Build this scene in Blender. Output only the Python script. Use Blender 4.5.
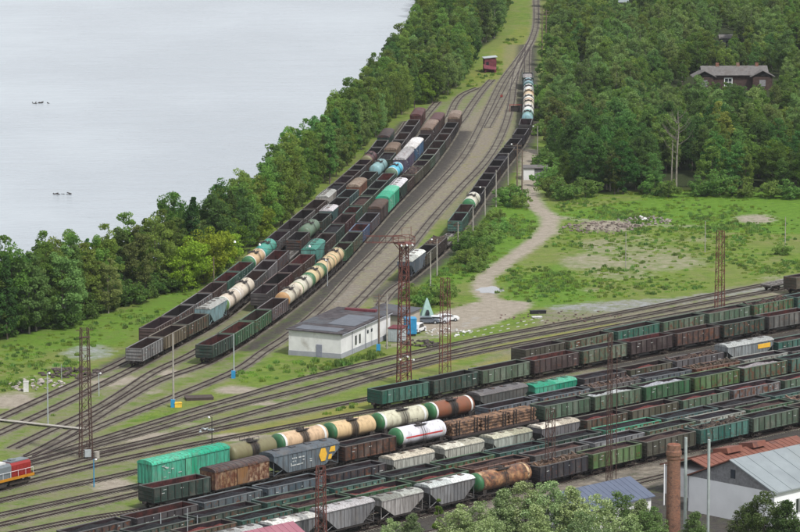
import bpy, math, random
import numpy as np
from mathutils import Vector, Matrix, noise as mnoise

# ------------------------------------------------------------------ camera, sky, sun, exposure
for o in list(bpy.data.objects): bpy.data.objects.remove(o)
SC = bpy.context.scene
COL = SC.collection
F, PITCH, H = 3900.0, math.radians(8.95), 125.0      # focal length in photo pixels, downward pitch, camera height
cd = bpy.data.cameras.new('camera'); cam = bpy.data.objects.new('camera', cd); COL.objects.link(cam)
cd.sensor_width = 36; cd.lens = F/800*36; cd.clip_start = 5; cd.clip_end = 9000
cam.location = (0, 0, H); cam.rotation_euler = (math.pi/2-PITCH, 0, 0)
SC.camera = cam
SUN_EL, SUN_AZ = 52, 140          # azimuth clockwise from +Y
wd = bpy.data.worlds.new('World'); SC.world = wd; wd.use_nodes = True
nt = wd.node_tree; nt.nodes.clear()
wo = nt.nodes.new('ShaderNodeOutputWorld'); bg = nt.nodes.new('ShaderNodeBackground')
sky = nt.nodes.new('ShaderNodeTexSky'); sky.sky_type = 'NISHITA'; sky.sun_disc = False
sky.sun_elevation = math.radians(SUN_EL); sky.sun_rotation = math.radians(SUN_AZ)
sky.air_density = 1.0; sky.dust_density = 3.0; sky.ozone_density = 1.0
hs = nt.nodes.new('ShaderNodeHueSaturation'); hs.inputs['Saturation'].default_value = 0.42
tcw = nt.nodes.new('ShaderNodeTexCoord'); mpw = nt.nodes.new('ShaderNodeMapping'); mpw.inputs['Scale'].default_value = (1.5, 1.5, 5)
nw = nt.nodes.new('ShaderNodeTexNoise'); nw.inputs['Scale'].default_value = 2.2; nw.inputs['Detail'].default_value = 5
mrw = nt.nodes.new('ShaderNodeMapRange'); mrw.inputs[1].default_value = .3; mrw.inputs[2].default_value = .7; mrw.inputs[3].default_value = .66; mrw.inputs[4].default_value = .86
mxw = nt.nodes.new('ShaderNodeMix'); mxw.data_type = 'RGBA'; mxw.inputs[7].default_value = (6.6, 6.8, 7.15, 1)
nt.links.new(tcw.outputs['Generated'], mpw.inputs[0]); nt.links.new(mpw.outputs[0], nw.inputs['Vector']); nt.links.new(nw.outputs['Fac'], mrw.inputs[0]); nt.links.new(mrw.outputs[0], mxw.inputs[0])
nt.links.new(sky.outputs[0], hs.inputs['Color']); nt.links.new(hs.outputs[0], mxw.inputs[6]); nt.links.new(mxw.outputs[2], bg.inputs[0])
bg.inputs[1].default_value = 0.105
nt.links.new(bg.outputs[0], wo.inputs[0])
sd = bpy.data.lights.new('sun', 'SUN'); sd.energy = 2.9; sd.angle = math.radians(4); sd.color = (1, .97, .92)
sun = bpy.data.objects.new('sun', sd); COL.objects.link(sun)
a, e = math.radians(SUN_AZ), math.radians(SUN_EL)
sdir = Vector((math.sin(a)*math.cos(e), math.cos(a)*math.cos(e), math.sin(e)))
sun.rotation_euler = sdir.to_track_quat('Z', 'Y').to_euler(); sun.location = (0, 300, 300)
SC.view_settings.view_transform = 'Standard'; SC.view_settings.look = 'None'
SC.view_settings.exposure = 0.5; SC.view_settings.gamma = 1; SC.view_settings.use_curve_mapping = False
SC.render.engine = 'CYCLES'
SC.cycles.max_bounces = 5; SC.cycles.diffuse_bounces = 2; SC.cycles.transparent_max_bounces = 4; SC.cycles.volume_bounces = 0
HAZE = 0.00003

R = random.Random(7); NR = np.random.default_rng(7)
CP, SP = math.cos(PITCH), math.sin(PITCH)
def W(px, py, z=0.0):                                # a photo pixel on the level z -> a point of the world
    x = (px-400)/F; y = -(py-266)/F
    dx, dy, dz = x, CP+y*SP, -SP+y*CP
    t = (z-H)/dz
    return Vector((dx*t, dy*t, z))
def PX(x, y, z=0.0):                                 # world -> photo pixel (numbers or arrays)
    dz = z-H; zc = y*CP-dz*SP; yc = y*SP+dz*CP
    return 400+F*x/zc, 266-F*yc/zc
def height_to(base, ytop):
    lo, hi = 0, 60
    for _ in range(30):
        m = (lo+hi)/2
        if PX(base.x, base.y, base.z+m)[1] > ytop: lo = m
        else: hi = m
    return lo

# ------------------------------------------------------------------ object helpers
def tag(o, label=None, cat=None, group=None, kind=None):
    if label: o['label'] = label
    if cat: o['category'] = cat
    if group: o['group'] = group
    if kind: o['kind'] = kind
    return o
def empty(name, loc=(0,0,0), rz=0, label=None, cat=None, group=None):
    o = bpy.data.objects.new(name, None); COL.objects.link(o); o.empty_display_size = .5
    o.location = loc; o.rotation_euler = (0,0,rz); tag(o, label, cat, group); return o
def child(name, mesh, parent=None, col=None, loc=None, rot=None, **kw):
    o = bpy.data.objects.new(name, mesh); COL.objects.link(o); o.parent = parent
    if col is not None: o.color = (*col[:3], 1)
    if loc is not None: o.location = loc
    if rot is not None: o.rotation_euler = rot
    for k, v in kw.items(): o[k] = v
    return o
class MB:
    def __init__(s): s.v = []; s.f = []; s.m = []; s.smooth = []
    def add(s, vs, fs, mi=0, sm=False):
        n = len(s.v); s.v += [tuple(v) for v in vs]
        for f in fs: s.f.append(tuple(i+n for i in f)); s.m.append(mi); s.smooth.append(sm)
        return s
    def box(s, x0, x1, y0, y1, z0, z1, mi=0):
        return s.add([(x0,y0,z0),(x1,y0,z0),(x1,y1,z0),(x0,y1,z0),(x0,y0,z1),(x1,y0,z1),(x1,y1,z1),(x0,y1,z1)],
                     [(0,3,2,1),(4,5,6,7),(0,1,5,4),(1,2,6,5),(2,3,7,6),(3,0,4,7)], mi)
    def hexa(s, vs, mi=0):                            # eight corners: bottom ring then top ring
        return s.add(vs, [(0,3,2,1),(4,5,6,7),(0,1,5,4),(1,2,6,5),(2,3,7,6),(3,0,4,7)], mi)
    def prism(s, prof, x0, x1, mi=0, axis='x', cap=True, sm=False):   # profile of (y,z) swept along x, or (x,z) along y
        n = len(prof)
        f = (lambda p, t: (t, p[0], p[1])) if axis == 'x' else (lambda p, t: (p[0], t, p[1]))
        vs = [f(p, x0) for p in prof]+[f(p, x1) for p in prof]
        fs = [(i, (i+1) % n, (i+1) % n+n, i+n) for i in range(n)]
        s.add(vs, fs, mi, sm)
        if cap: s.add(vs, [tuple(range(n))[::-1], tuple(range(n, 2*n))], mi)
        return s
    def bar(s, a, b, r, mi=0, n=4, r2=None):          # a straight bar with n sides
        a = Vector(a); b = Vector(b); d = b-a
        if d.length < 1e-6: return s
        r2 = r if r2 is None else r2
        q = d.to_track_quat('Z', 'Y'); vs = []
        for p, rr in ((a, r), (b, r2)):
            for i in range(n):
                t = 2*math.pi*(i+.5)/n
                vs.append(p+q@Vector((rr*math.cos(t), rr*math.sin(t), 0)))
        s.add(vs, [(i, (i+1) % n, (i+1) % n+n, i+n) for i in range(n)], mi, n > 6)
        s.add(vs, [tuple(range(n))[::-1], tuple(range(n, 2*n))], mi)
        return s
    def lathe(s, prof, n=24, mi=0, axis='x', c=(0,0,0), sm=True):     # (position, radius) pairs round an axis
        vs = []; k = len(prof)
        for p, r in prof:
            for i in range(n):
                t = 2*math.pi*i/n; u, w = r*math.cos(t), r*math.sin(t)
                vs.append((c[0]+p, c[1]+u, c[2]+w) if axis == 'x' else (c[0]+u, c[1]+p, c[2]+w) if axis == 'y' else (c[0]+u, c[1]+w, c[2]+p))
        fs = [(j*n+i, j*n+(i+1) % n, (j+1)*n+(i+1) % n, (j+1)*n+i) for j in range(k-1) for i in range(n)]
        s.add(vs, fs, mi, sm); s.add(vs, [tuple(range(n))[::-1], tuple(range((k-1)*n, k*n))], mi)
        return s
    def mesh(s, name, *mats):
        me = bpy.data.meshes.new(name); me.from_pydata(s.v, [], s.f)
        for m in mats: me.materials.append(m)
        me.polygons.foreach_set('material_index', s.m); me.polygons.foreach_set('use_smooth', s.smooth)
        me.update(); return me
    def obj(s, name, mats, parent=None, **kw):
        return child(name, s.mesh(name, *(mats if isinstance(mats, (list, tuple)) else [mats])), parent, **kw)

def quads_mesh(name, V, mat, mi=None):                # V: (n,4,3) array
    n = len(V); me = bpy.data.meshes.new(name)
    me.vertices.add(4*n); me.vertices.foreach_set('co', V.reshape(-1).astype(np.float32))
    me.loops.add(4*n); me.loops.foreach_set('vertex_index', np.arange(4*n, dtype=np.int32))
    me.polygons.add(n); me.polygons.foreach_set('loop_start', np.arange(0, 4*n, 4, dtype=np.int32))
    for m in (mat if isinstance(mat, list) else [mat]): me.materials.append(m)
    if mi is not None: me.polygons.foreach_set('material_index', np.asarray(mi, dtype=np.int32))
    me.update(calc_edges=True); return me
def boxes_np(C, S, RZ=None):                          # many boxes at once -> (n*5,4,3); no bottoms
    c = np.array([[-1,-1,-1],[1,-1,-1],[1,1,-1],[-1,1,-1],[-1,-1,1],[1,-1,1],[1,1,1],[-1,1,1]])*.5
    P = c[None]*S[:, None, :]
    if RZ is not None:
        co, si = np.cos(RZ)[:, None], np.sin(RZ)[:, None]
        P = np.stack([P[..., 0]*co-P[..., 1]*si, P[..., 0]*si+P[..., 1]*co, P[..., 2]], -1)
    P = P+C[:, None, :]
    return P[:, [[4,5,6,7],[0,1,5,4],[1,2,6,5],[2,3,7,6],[3,0,4,7]]].reshape(-1, 4, 3)

# ------------------------------------------------------------------ materials
def mat(name, rough=.8, spec=.3, metal=0):
    m = bpy.data.materials.new(name); m.use_nodes = True
    t = m.node_tree; b = t.nodes['Principled BSDF']
    b.inputs['Roughness'].default_value = rough; b.inputs['Specular IOR Level'].default_value = spec; b.inputs['Metallic'].default_value = metal
    return m, t, b
def N(t, k, **kw):
    n = t.nodes.new(k)
    for a_, v in kw.items(): setattr(n, a_, v)
    return n
def L(t, a_, b_): t.links.new(a_, b_)
def noise(t, scale, vec=None, detail=3, rough=.55):
    n = N(t, 'ShaderNodeTexNoise'); n.inputs['Scale'].default_value = scale; n.inputs['Detail'].default_value = detail; n.inputs['Roughness'].default_value = rough
    if vec is not None: L(t, vec, n.inputs['Vector'])
    return n.outputs['Fac']
def mrange(t, v, a0, a1, b0=0., b1=1.):
    n = N(t, 'ShaderNodeMapRange'); L(t, v, n.inputs[0])
    for i, x in enumerate((a0, a1, b0, b1)): n.inputs[i+1].default_value = x
    return n.outputs[0]
def mix(t, fac, a_, b_, mode='MIX'):
    n = N(t, 'ShaderNodeMix', data_type='RGBA', blend_type=mode)
    if isinstance(fac, (int, float)): n.inputs[0].default_value = fac
    else: L(t, fac, n.inputs[0])
    for i, c in ((6, a_), (7, b_)):
        if isinstance(c, tuple): n.inputs[i].default_value = (*c[:3], 1)
        else: L(t, c, n.inputs[i])
    return n.outputs[2]
def mth(t, op, a_, b_=None):
    n = N(t, 'ShaderNodeMath', operation=op)
    for i, c in enumerate((a_, b_)):
        if c is None: continue
        if isinstance(c, (int, float)): n.inputs[i].default_value = c
        else: L(t, c, n.inputs[i])
    return n.outputs[0]
def objvec(t, scale=(1,1,1), rnd=True):
    tc = N(t, 'ShaderNodeTexCoord'); mp = N(t, 'ShaderNodeMapping'); mp.inputs['Scale'].default_value = scale
    L(t, tc.outputs['Object'], mp.inputs['Vector'])
    if rnd:
        oi = N(t, 'ShaderNodeObjectInfo'); v = N(t, 'ShaderNodeVectorMath', operation='ADD')
        s = mth(t, 'MULTIPLY', oi.outputs['Random'], 97.0); L(t, mp.outputs[0], v.inputs[0]); L(t, s, v.inputs[1]); return v.outputs[0]
    return mp.outputs[0]
def oattr(t, name):
    n = N(t, 'ShaderNodeAttribute', attribute_type='OBJECT', attribute_name=name); return n
def bump(t, b, fac, strength, dist=.05):
    n = N(t, 'ShaderNodeBump'); n.inputs['Strength'].default_value = strength; n.inputs['Distance'].default_value = dist
    L(t, fac, n.inputs['Height']); L(t, n.outputs[0], b.inputs['Normal'])

def simple(name, col, var=.25, scale=3., rough=.85, spec=.25, metal=0, col2=None, amt=.5, bmp=0):
    m, t, b = mat(name, rough, spec, metal)
    v = objvec(t); f = noise(t, scale, v, 4)
    dark = tuple(c*(1-var) for c in col); lite = tuple(min(1, c*(1+var)) for c in col)
    c = mix(t, mrange(t, f, .3, .7), dark, lite)
    if col2:
        g = noise(t, scale*.45, v, 5, .65); c = mix(t, mrange(t, g, 1-amt, 1-amt+.12), c, col2)
    L(t, c, b.inputs['Base Color'])
    if bmp: bump(t, b, f, bmp)
    return m
# wagon paint: colour of the object, one shade per bay, rust and streaks
def paint_mat(name, bays=1.59, rusty=1.0):
    m, t, b = mat(name, .62, .3)
    oi = N(t, 'ShaderNodeObjectInfo')
    v = objvec(t)
    tc = N(t, 'ShaderNodeTexCoord'); sx = N(t, 'ShaderNodeSeparateXYZ'); L(t, tc.outputs['Object'], sx.inputs[0])
    bay = mth(t, 'FLOOR', mth(t, 'DIVIDE', sx.outputs[0], bays))
    wn = N(t, 'ShaderNodeTexWhiteNoise', noise_dimensions='2D'); cx = N(t, 'ShaderNodeCombineXYZ')
    L(t, bay, cx.inputs[0]); L(t, mth(t, 'MULTIPLY', oi.outputs['Random'], 91.7), cx.inputs[1]); L(t, cx.outputs[0], wn.inputs['Vector'])
    c = oi.outputs['Color']
    h = N(t, 'ShaderNodeHueSaturation'); L(t, c, h.inputs['Color'])
    L(t, mrange(t, wn.outputs['Value'], 0, 1, .6, 1.2), h.inputs['Value']); L(t, mrange(t, wn.outputs['Value'], 0, 1, 1.1, .75), h.inputs['Saturation'])
    c = h.outputs[0]
    wear = oattr(t, 'wear').outputs['Fac']
    st = noise(t, 1.0, objvec(t, (3.2, 3.2, .35)), 4, .7)              # streaks running down
    c = mix(t, mth(t, 'MULTIPLY', mrange(t, st, .42, .68), .75), c, (.045,.033,.028))
    f = noise(t, 1.3, v, 6, .7)
    lo = mth(t, 'SUBTRACT', .74, mth(t, 'MULTIPLY', wear, .34))
    rf = mth(t, 'MINIMUM', mth(t, 'MAXIMUM', mth(t, 'MULTIPLY', mth(t, 'SUBTRACT', f, lo), 9), 0), 1)
    rc = mix(t, noise(t, 5, v, 3), (.16,.055,.025), (.05,.028,.02))
    c = mix(t, mth(t, 'MULTIPLY', rf, rusty), c, rc)
    d = noise(t, .5, v, 3); c = mix(t, mrange(t, d, .5, .75, 0, .3), c, (.2,.18,.16))
    L(t, c, b.inputs['Base Color']); bump(t, b, f, .25, .03)
    return m
M = {}
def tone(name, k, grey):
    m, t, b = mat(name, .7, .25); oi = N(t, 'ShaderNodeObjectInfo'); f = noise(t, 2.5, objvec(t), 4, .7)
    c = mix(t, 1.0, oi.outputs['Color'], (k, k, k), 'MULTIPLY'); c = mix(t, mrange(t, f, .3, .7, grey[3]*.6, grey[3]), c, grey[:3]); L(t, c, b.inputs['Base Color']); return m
M['rib'] = tone('shaded_dirty_rib', .55, (.035,.025,.022,.6)); M['rim'] = tone('worn_rim', 1.0, (.17,.16,.15,.6))  # rib shadow painted in as a darker rib colour, mixed with dirt
M['paint'] = paint_mat('wagon_paint'); M['paint2'] = paint_mat('smooth_paint', 50)
def inside_mat():
    m, t, b = mat('wagon_inside', .85, .15)
    a_ = oattr(t, 'inside').outputs['Color']; v = objvec(t)
    c = mix(t, mrange(t, noise(t, .9, v, 5, .7), .35, .65), a_, (.010,.008,.008), 'MIX')
    c = mix(t, mrange(t, noise(t, 3.1, v, 4), .6, .8, 0, .6), c, (.07,.035,.026))
    L(t, c, b.inputs['Base Color']); return m
M['inside'] = inside_mat()
def cargo_mat():
    m, t, b = mat('cargo_surface', .9, .2)
    oi = N(t, 'ShaderNodeObjectInfo'); v = objvec(t); f = noise(t, 2.2, v, 6, .75)
    h = N(t, 'ShaderNodeHueSaturation'); L(t, oi.outputs['Color'], h.inputs['Color']); L(t, mrange(t, f, .3, .7, .35, 1.7), h.inputs['Value'])
    L(t, h.outputs[0], b.inputs['Base Color']); bump(t, b, f, 1, .25); return m
M['cargo'] = cargo_mat()
def tank_mat():
    m, t, b = mat('tank_paint', .5, .35)
    oi = N(t, 'ShaderNodeObjectInfo'); v = objvec(t)
    tc = N(t, 'ShaderNodeTexCoord'); sx = N(t, 'ShaderNodeSeparateXYZ'); L(t, tc.outputs['Object'], sx.inputs[0])
    wear = oattr(t, 'wear').outputs['Fac']; stain = oattr(t, 'stain').outputs['Fac']
    f = noise(t, .8, v, 6, .7)
    lo = mth(t, 'SUBTRACT', .78, mth(t, 'MULTIPLY', wear, .36))
    rf = mth(t, 'MINIMUM', mth(t, 'MAXIMUM', mth(t, 'MULTIPLY', mth(t, 'SUBTRACT', f, lo), 8), 0), 1)
    c = mix(t, rf, oi.outputs['Color'], mix(t, mrange(t, noise(t, 2.2, v, 4), .4, .6), (.17,.07,.035), (.04,.025,.02)))
    ax = mth(t, 'ABSOLUTE', mth(t, 'ADD', sx.outputs[0], mth(t, 'MULTIPLY', mth(t, 'SUBTRACT', noise(t, 1.4, objvec(t, (1,1,.3)), 4, .7), .5), 1.1)))
    band = mth(t, 'MULTIPLY', mrange(t, ax, .8, 1.15, 1, 0), mth(t, 'MINIMUM', mth(t, 'MULTIPLY', stain, 1.3), 1))      # spilt oil round the filling hatch
    c = mix(t, band, c, (.02,.017,.015))
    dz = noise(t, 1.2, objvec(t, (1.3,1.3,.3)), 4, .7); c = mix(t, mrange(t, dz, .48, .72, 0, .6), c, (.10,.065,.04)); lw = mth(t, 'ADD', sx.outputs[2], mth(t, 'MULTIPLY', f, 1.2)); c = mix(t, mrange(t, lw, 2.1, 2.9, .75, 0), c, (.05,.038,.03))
    L(t, c, b.inputs['Base Color']); return m
M['tank'] = tank_mat()
M['under'] = simple('underframe_steel', (.035,.03,.028), .4, 4)
M['bogie'] = simple('bogie_steel', (.045,.035,.03), .4, 5, col2=(.12,.09,.07), amt=.35)
M['wheel'] = simple('wheel_steel', (.07,.055,.045), .3, 5, .5, .4, .5)
M['white'] = simple('white_marking', (.42,.44,.43), .3, 8)
M['rail'] = simple('rail_steel', (.035,.022,.02), .35, .9, .7, .3, .1)
def zsleeper():
    m, t, b = mat('sleeper_wood', .9, .15)
    g = N(t, 'ShaderNodeNewGeometry'); f = noise(t, .35, g.outputs['Position'], 5, .7)
    c = mix(t, mrange(t, f, .35, .65), (.11,.095,.08), (.25,.235,.19)); L(t, c, b.inputs['Base Color']); return m
M['sleeper'] = zsleeper()
M['lattice'] = simple('rusty_lattice_steel', (.14,.05,.04), .35, 1.2, .8, .3, .1, (.05,.03,.025), .5)
M['lattice_dark'] = simple('dark_lattice_steel', (.07,.04,.033), .35, 1.2, .8)
M['concrete'] = simple('pole_concrete', (.30,.28,.25), .2, 2, col2=(.18,.15,.13), amt=.4)
M['wood'] = simple('pole_wood', (.12,.09,.07), .3, 2)
M['metalgrey'] = simple('galvanised_steel', (.42,.46,.48), .12, 1.5, .45, .5, .4)
M['lampwhite'] = simple('lamp_shell', (.75,.76,.78), .05, 3, .4)
M['black'] = simple('black_cable', (.02,.02,.02), .1, 2)
M['glass'] = simple('window_glass', (.02,.025,.03), .2, 2, .12, .6)
M['bark'] = simple('tree_bark', (.12,.10,.08), .4, 1.5)
M['bark_pale'] = simple('birch_bark', (.22,.20,.17), .3, 1.2, col2=(.08,.07,.06), amt=.45)
M['logs'] = simple('cut_logs', (.20,.12,.075), .35, 2.5, col2=(.06,.04,.032), amt=.55)

def leaf_mat(name, c0, c1, c2, trans=.35):
    m = bpy.data.materials.new(name); m.use_nodes = True; t = m.node_tree; t.nodes.clear()
    out = N(t, 'ShaderNodeOutputMaterial'); d = N(t, 'ShaderNodeBsdfDiffuse'); tr = N(t, 'ShaderNodeBsdfTranslucent'); mx = N(t, 'ShaderNodeMixShader')
    g = N(t, 'ShaderNodeNewGeometry'); oi = N(t, 'ShaderNodeObjectInfo')
    f = noise(t, .45, g.outputs['Position'], 3, .6); f2 = noise(t, 3.5, g.outputs['Position'], 2)
    c = mix(t, mrange(t, f, .35, .65), c0, c1)
    c = mix(t, mrange(t, f2, .5, .75), c, c2)
    h = N(t, 'ShaderNodeHueSaturation'); L(t, c, h.inputs['Color'])
    L(t, mrange(t, oi.outputs['Random'], 0, 1, .47, .52), h.inputs['Hue']); L(t, mrange(t, mth(t, 'FRACT', mth(t, 'MULTIPLY', oi.outputs['Random'], 7.3)), 0, 1, .7, 1.35), h.inputs['Value'])
    tint = mix(t, 1.0, h.outputs[0], oi.outputs['Color'], 'MULTIPLY')
    L(t, tint, d.inputs[0]); L(t, tint, tr.inputs[0]); mx.inputs[0].default_value = trans
    L(t, d.outputs[0], mx.inputs[1]); L(t, tr.outputs[0], mx.inputs[2]); L(t, mx.outputs[0], out.inputs[0]); return m
M['leaf'] = leaf_mat('leaves_green', (.09,.165,.036), (.155,.25,.05), (.23,.32,.08), .5)
M['leaf_dark'] = leaf_mat('leaves_dark', (.065,.135,.038), (.105,.19,.05), (.16,.25,.078), .5)
M['leaf_pale'] = leaf_mat('leaves_pale', (.12,.20,.06), (.17,.26,.08), (.23,.32,.11), .45)
M['leaf_bright'] = leaf_mat('leaves_bright', (.10,.17,.02), (.16,.26,.03), (.22,.30,.06))
M['leaf_silver'] = leaf_mat('leaves_silver', (.12,.175,.07), (.21,.265,.115), (.46,.50,.34), .3)
M['grassblade'] = leaf_mat('grass_blades', (.14,.25,.035), (.20,.32,.05), (.26,.35,.09), .5)
M['weed'] = leaf_mat('weed_leaves', (.10,.20,.04), (.16,.27,.055), (.26,.33,.14), .45)

# ------------------------------------------------------------------ paths
def catmull(P, step=1.0):
    P = [np.array(p[:2], float) for p in P]
    Q = [2*P[0]-P[1]]+P+[2*P[-1]-P[-2]]; out = []
    for i in range(1, len(Q)-2):
        p0, p1, p2, p3 = Q[i-1:i+3]; n = max(2, int(np.linalg.norm(p2-p1)/step))
        for k in range(n):
            u = k/n
            out.append(.5*((2*p1)+(-p0+p2)*u+(2*p0-5*p1+4*p2-p3)*u*u+(-p0+3*p1-3*p2+p3)*u**3))
    out.append(P[-1]); out = np.array(out)
    for _ in range(12):                                # relax small wiggles
        out[1:-1] = .5*out[1:-1]+.25*(out[:-2]+out[2:])
    s = np.concatenate([[0], np.cumsum(np.linalg.norm(np.diff(out, axis=0), axis=1))])
    m = int(s[-1]/step); u = np.linspace(0, s[-1], m+1)
    return np.stack([np.interp(u, s, out[:, 0]), np.interp(u, s, out[:, 1])], 1), u
def smooth_path(P, it):
    P = P.copy()
    for _ in range(it): P[1:-1] = .5*P[1:-1]+.25*(P[:-2]+P[2:])
    return P
def pxpath(pts, z=0, step=1.0, it=40):
    P, u = catmull([W(x, y, z) for x, y in pts], step)
    return smooth_path(P, it)
TRACKS = []           # (path array, z offset)
RAILTOP = .26
def track(pts, label, z=0, group=None, path=None, it=40):
    P = pxpath(pts, z, it=it) if path is None else path
    k = len(TRACKS); dz = .004*k; TRACKS.append(P)
    T = np.gradient(P, axis=0); T /= np.linalg.norm(T, axis=1)[:, None]; Nn = np.stack([-T[:, 1], T[:, 0]], 1)
    root = empty('railway_track', (P[0][0], P[0][1], 0), 0, label, 'railway track', group)
    o0 = np.array([P[0][0], P[0][1], 0])
    for sgn in (-1, 1):
        C = P+Nn*sgn*.76; n = len(C); w = .10
        q = []
        A, B = C-Nn*w, C+Nn*w
        z0, z1 = .10+dz, RAILTOP+dz*.2
        def p3(a_, z_): return np.concatenate([a_, np.full((len(a_), 1), z_)], 1)
        for (a_, za), (b_, zb) in (((A, z0), (A, z1)), ((A, z1), (B, z1)), ((B, z1), (B, z0))):
            a3, b3 = p3(a_, za), p3(b_, zb)
            q.append(np.stack([a3[:-1], b3[:-1], b3[1:], a3[1:]], 1))
        child('rail', quads_mesh('rail', np.concatenate(q)-o0, M['rail']), root)
    s = np.arange(0, len(P)-1, .58); i = s.astype(int); fr = (s-i)[:, None]
    C = P[i]*(1-fr)+P[i+1]*fr; ang = np.arctan2(T[i, 1], T[i, 0])
    Cz = np.concatenate([C, np.full((len(C), 1), .03+dz*.5)], 1)
    S = np.tile([.24, 2.6, .10], (len(C), 1))*(1+NR.normal(0, .04, (len(C), 3)))
    so = child('sleepers', quads_mesh('sleepers', boxes_np(Cz, S, ang+NR.normal(0, .02, len(C)))-o0, M['sleeper']), root); so['kind'] = 'stuff'
    return P

# ------------------------------------------------------------------ ground sheet
shore_px = [(-60,330),(0,322),(60,307),(100,296),(150,279),(185,266),(230,238),(265,208),(300,180),(350,130),(380,97),(405,66),(418,40),(425,0),(430,-60),(432,-110)]
shore = [W(x, y) for x, y in shore_px]
water_poly = [(v.x, v.y) for v in shore]
water_poly = [(-4000, water_poly[0][1]-40)]+water_poly+[(water_poly[-1][0]+60, 5000), (-4000, 5000)]
def inpoly(x, y, poly):
    ins = np.zeros(np.shape(x), bool); n = len(poly); j = n-1
    for i in range(n):
        xi, yi = poly[i]; xj, yj = poly[j]
        if yi != yj:
            c = ((yi > y) != (yj > y)) & (x < (xj-xi)*(y-yi)/(yj-yi)+xi); ins ^= c
        j = i
    return ins
gx = np.concatenate([-190-np.array([3800,2400,1500,900,500,280,150,80,40,18,7])[:], np.arange(-190, 270, 1.0), 270+np.array([0,7,18,40,80,150,280,500,900,1500,2400,3800])])
gy = np.concatenate([535-np.array([700,400,220,120,60,25,8]), np.arange(535, 1530, 1.25), 1530+np.array([0,10,25,60,130,280,600,1300,2600,4200])])
GX, GY = np.meshgrid(gx, gy); GPX, GPY = PX(GX, GY, 0.0)
# masks
def new(): return np.zeros(GX.shape)
mk = {k: new() for k in ('gravel','dirt','cinder','pale','yellow','lush','floor')}
def poly(k, pts, v=1.0): 
    m = inpoly(GPX, GPY, pts) & (GY > 400); mk[k][m] = np.maximum(mk[k][m], v)
def strip(k, P, r, v=1.0, soft=1.0):
    m = mk[k]
    for p in P[::2]:
        i0, i1 = np.searchsorted(gx, p[0]-r-soft), np.searchsorted(gx, p[0]+r+soft); j0, j1 = np.searchsorted(gy, p[1]-r-soft), np.searchsorted(gy, p[1]+r+soft)
        if i1 <= i0 or j1 <= j0: continue
        d = np.hypot(GX[j0:j1, i0:i1]-p[0], GY[j0:j1, i0:i1]-p[1])
        m[j0:j1, i0:i1] = np.maximum(m[j0:j1, i0:i1], np.clip((r+soft-d)/soft, 0, 1)*v)
def ell(k, cx, cy, rx, ry, v=1.0):
    d = np.hypot((GPX-cx)/rx, (GPY-cy)/ry); mk[k] = np.maximum(mk[k], np.where(GY > 400, np.clip((1.25-d)/.5, 0, 1)*v, 0))

# ------------------------------------------------------------------ railway tracks (photo pixels: (x, y) on the ground or (x, y, z))
def mixed(pts, it=40):
    P, u = catmull([W(p[0], p[1], p[2] if len(p) > 2 else 0.0) for p in pts], 1.0)
    return smooth_path(P, it)
T = lambda z, *pp: [(x, y, z) for x, y in pp]
YARD = 'railway tracks of the yard'
SPX = {}
SPX['L1'] = mixed([(-30,431),(0,418.5),(60,391),(100,373),(120,363.5),(131,358)]+T(3.5,(146.2,329.5),(168.5,317.5),(187.4,305.3),(205,293.8),(217.8,284),(247,262),(258.9,252.5),(273.4,239.5),(314.3,205.4),(328,193.5),(345,179),(366,160),(376.6,148.5),(389,132))+[(401,132),(408,122)])
SPX['L2'] = mixed([(-30,446),(0,433.5),(60,406),(100,386),(120,375.8)]+T(3.5,(132.9,350),(155.6,338),(179.5,325.5),(201.6,314),(220,303.5),(234,293),(248,281.6),(260,271),(270.4,260.8),(282.2,250.4),(303.6,231.5),(315.6,221.5),(331.5,207.5),(353.9,188.5),(373.4,170),(384,160),(399.3,140.5),(405,132.9),(410,126),(414.4,120),(421,110))+[(430,111),(438,102)])
SPX['L3'] = mixed([(12,449),(60,426),(95,410),(126,391),(156,371),(192,355),(230,329)]+T(3.5,(257.8,295.4),(270.0,284.8),(285,273.4),(295.4,264.9),(307.7,254.7),(318.4,244),(329,233.6),(338,224.5),(349,214),(355.7,206.8),(367,196),(373.7,189.3),(389.7,173.2),(399,164),(408,154),(418,142.6),(425.4,134.5),(433.6,124),(440,115.2))+[(449,117.5),(452,110),(456,102),(461,96),(467,92.5),(478,88)])
SPX['L4'] = mixed([(28,457),(60,440),(95,419),(135,394),(165,378)]+T(3.5,(202.1,347.1),(226,334.5),(246.8,321.9),(264,310),(281,298.3),(297,286.3),(312,274.2),(324,263.8),(338,251),(345.6,243),(355.7,232),(363,224),(374,212.1),(382,203),(393.2,191.2),(401.7,182.5),(405.8,178),(418,166.5),(428.9,155),(433.5,149),(439.6,141.2),(445,134),(448.7,128.5),(453,122),(457,113))+[(464,117.7),(470,108),(483,90),(492,80)])
SPX['R'] = mixed([(380,306),(394,288)]+T(3.5,(403.5,267),(419,254.5),(431,245),(449,229),(454.6,222),(461.5,213),(467,205),(473.5,196.5),(479.7,188),(484.5,180.8),(490.8,172),(496.7,163.5),(501.5,157),(507,150),(514,141.5),(523,129),(527.2,117.3),(528.6,100),(528.5,85),(527.5,70))+[(527,62),(528,45)])
SPX['D1'] = mixed([(-20,486.5),(31,474),(114,453),(200,433.5),(280,417),(362,400.5),(440,385),(505,372)]+T(3.5,(516.4,349.7),(560,341.8),(608.5,331.8),(654.5,322.4),(700,314),(745,305.6),(788.5,297.6),(850,286)))
SPX['D2'] = mixed([(-30,497),(0,490),(86,468),(137,456.5),(220,440),(300,425),(355,414)]+T(3.5,(371.8,391.3),(424,381.1),(473,371),(525,360.8),(574,351.4),(622,342.3),(668,333.8),(715,325.2),(760,317),(850,301)))
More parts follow.
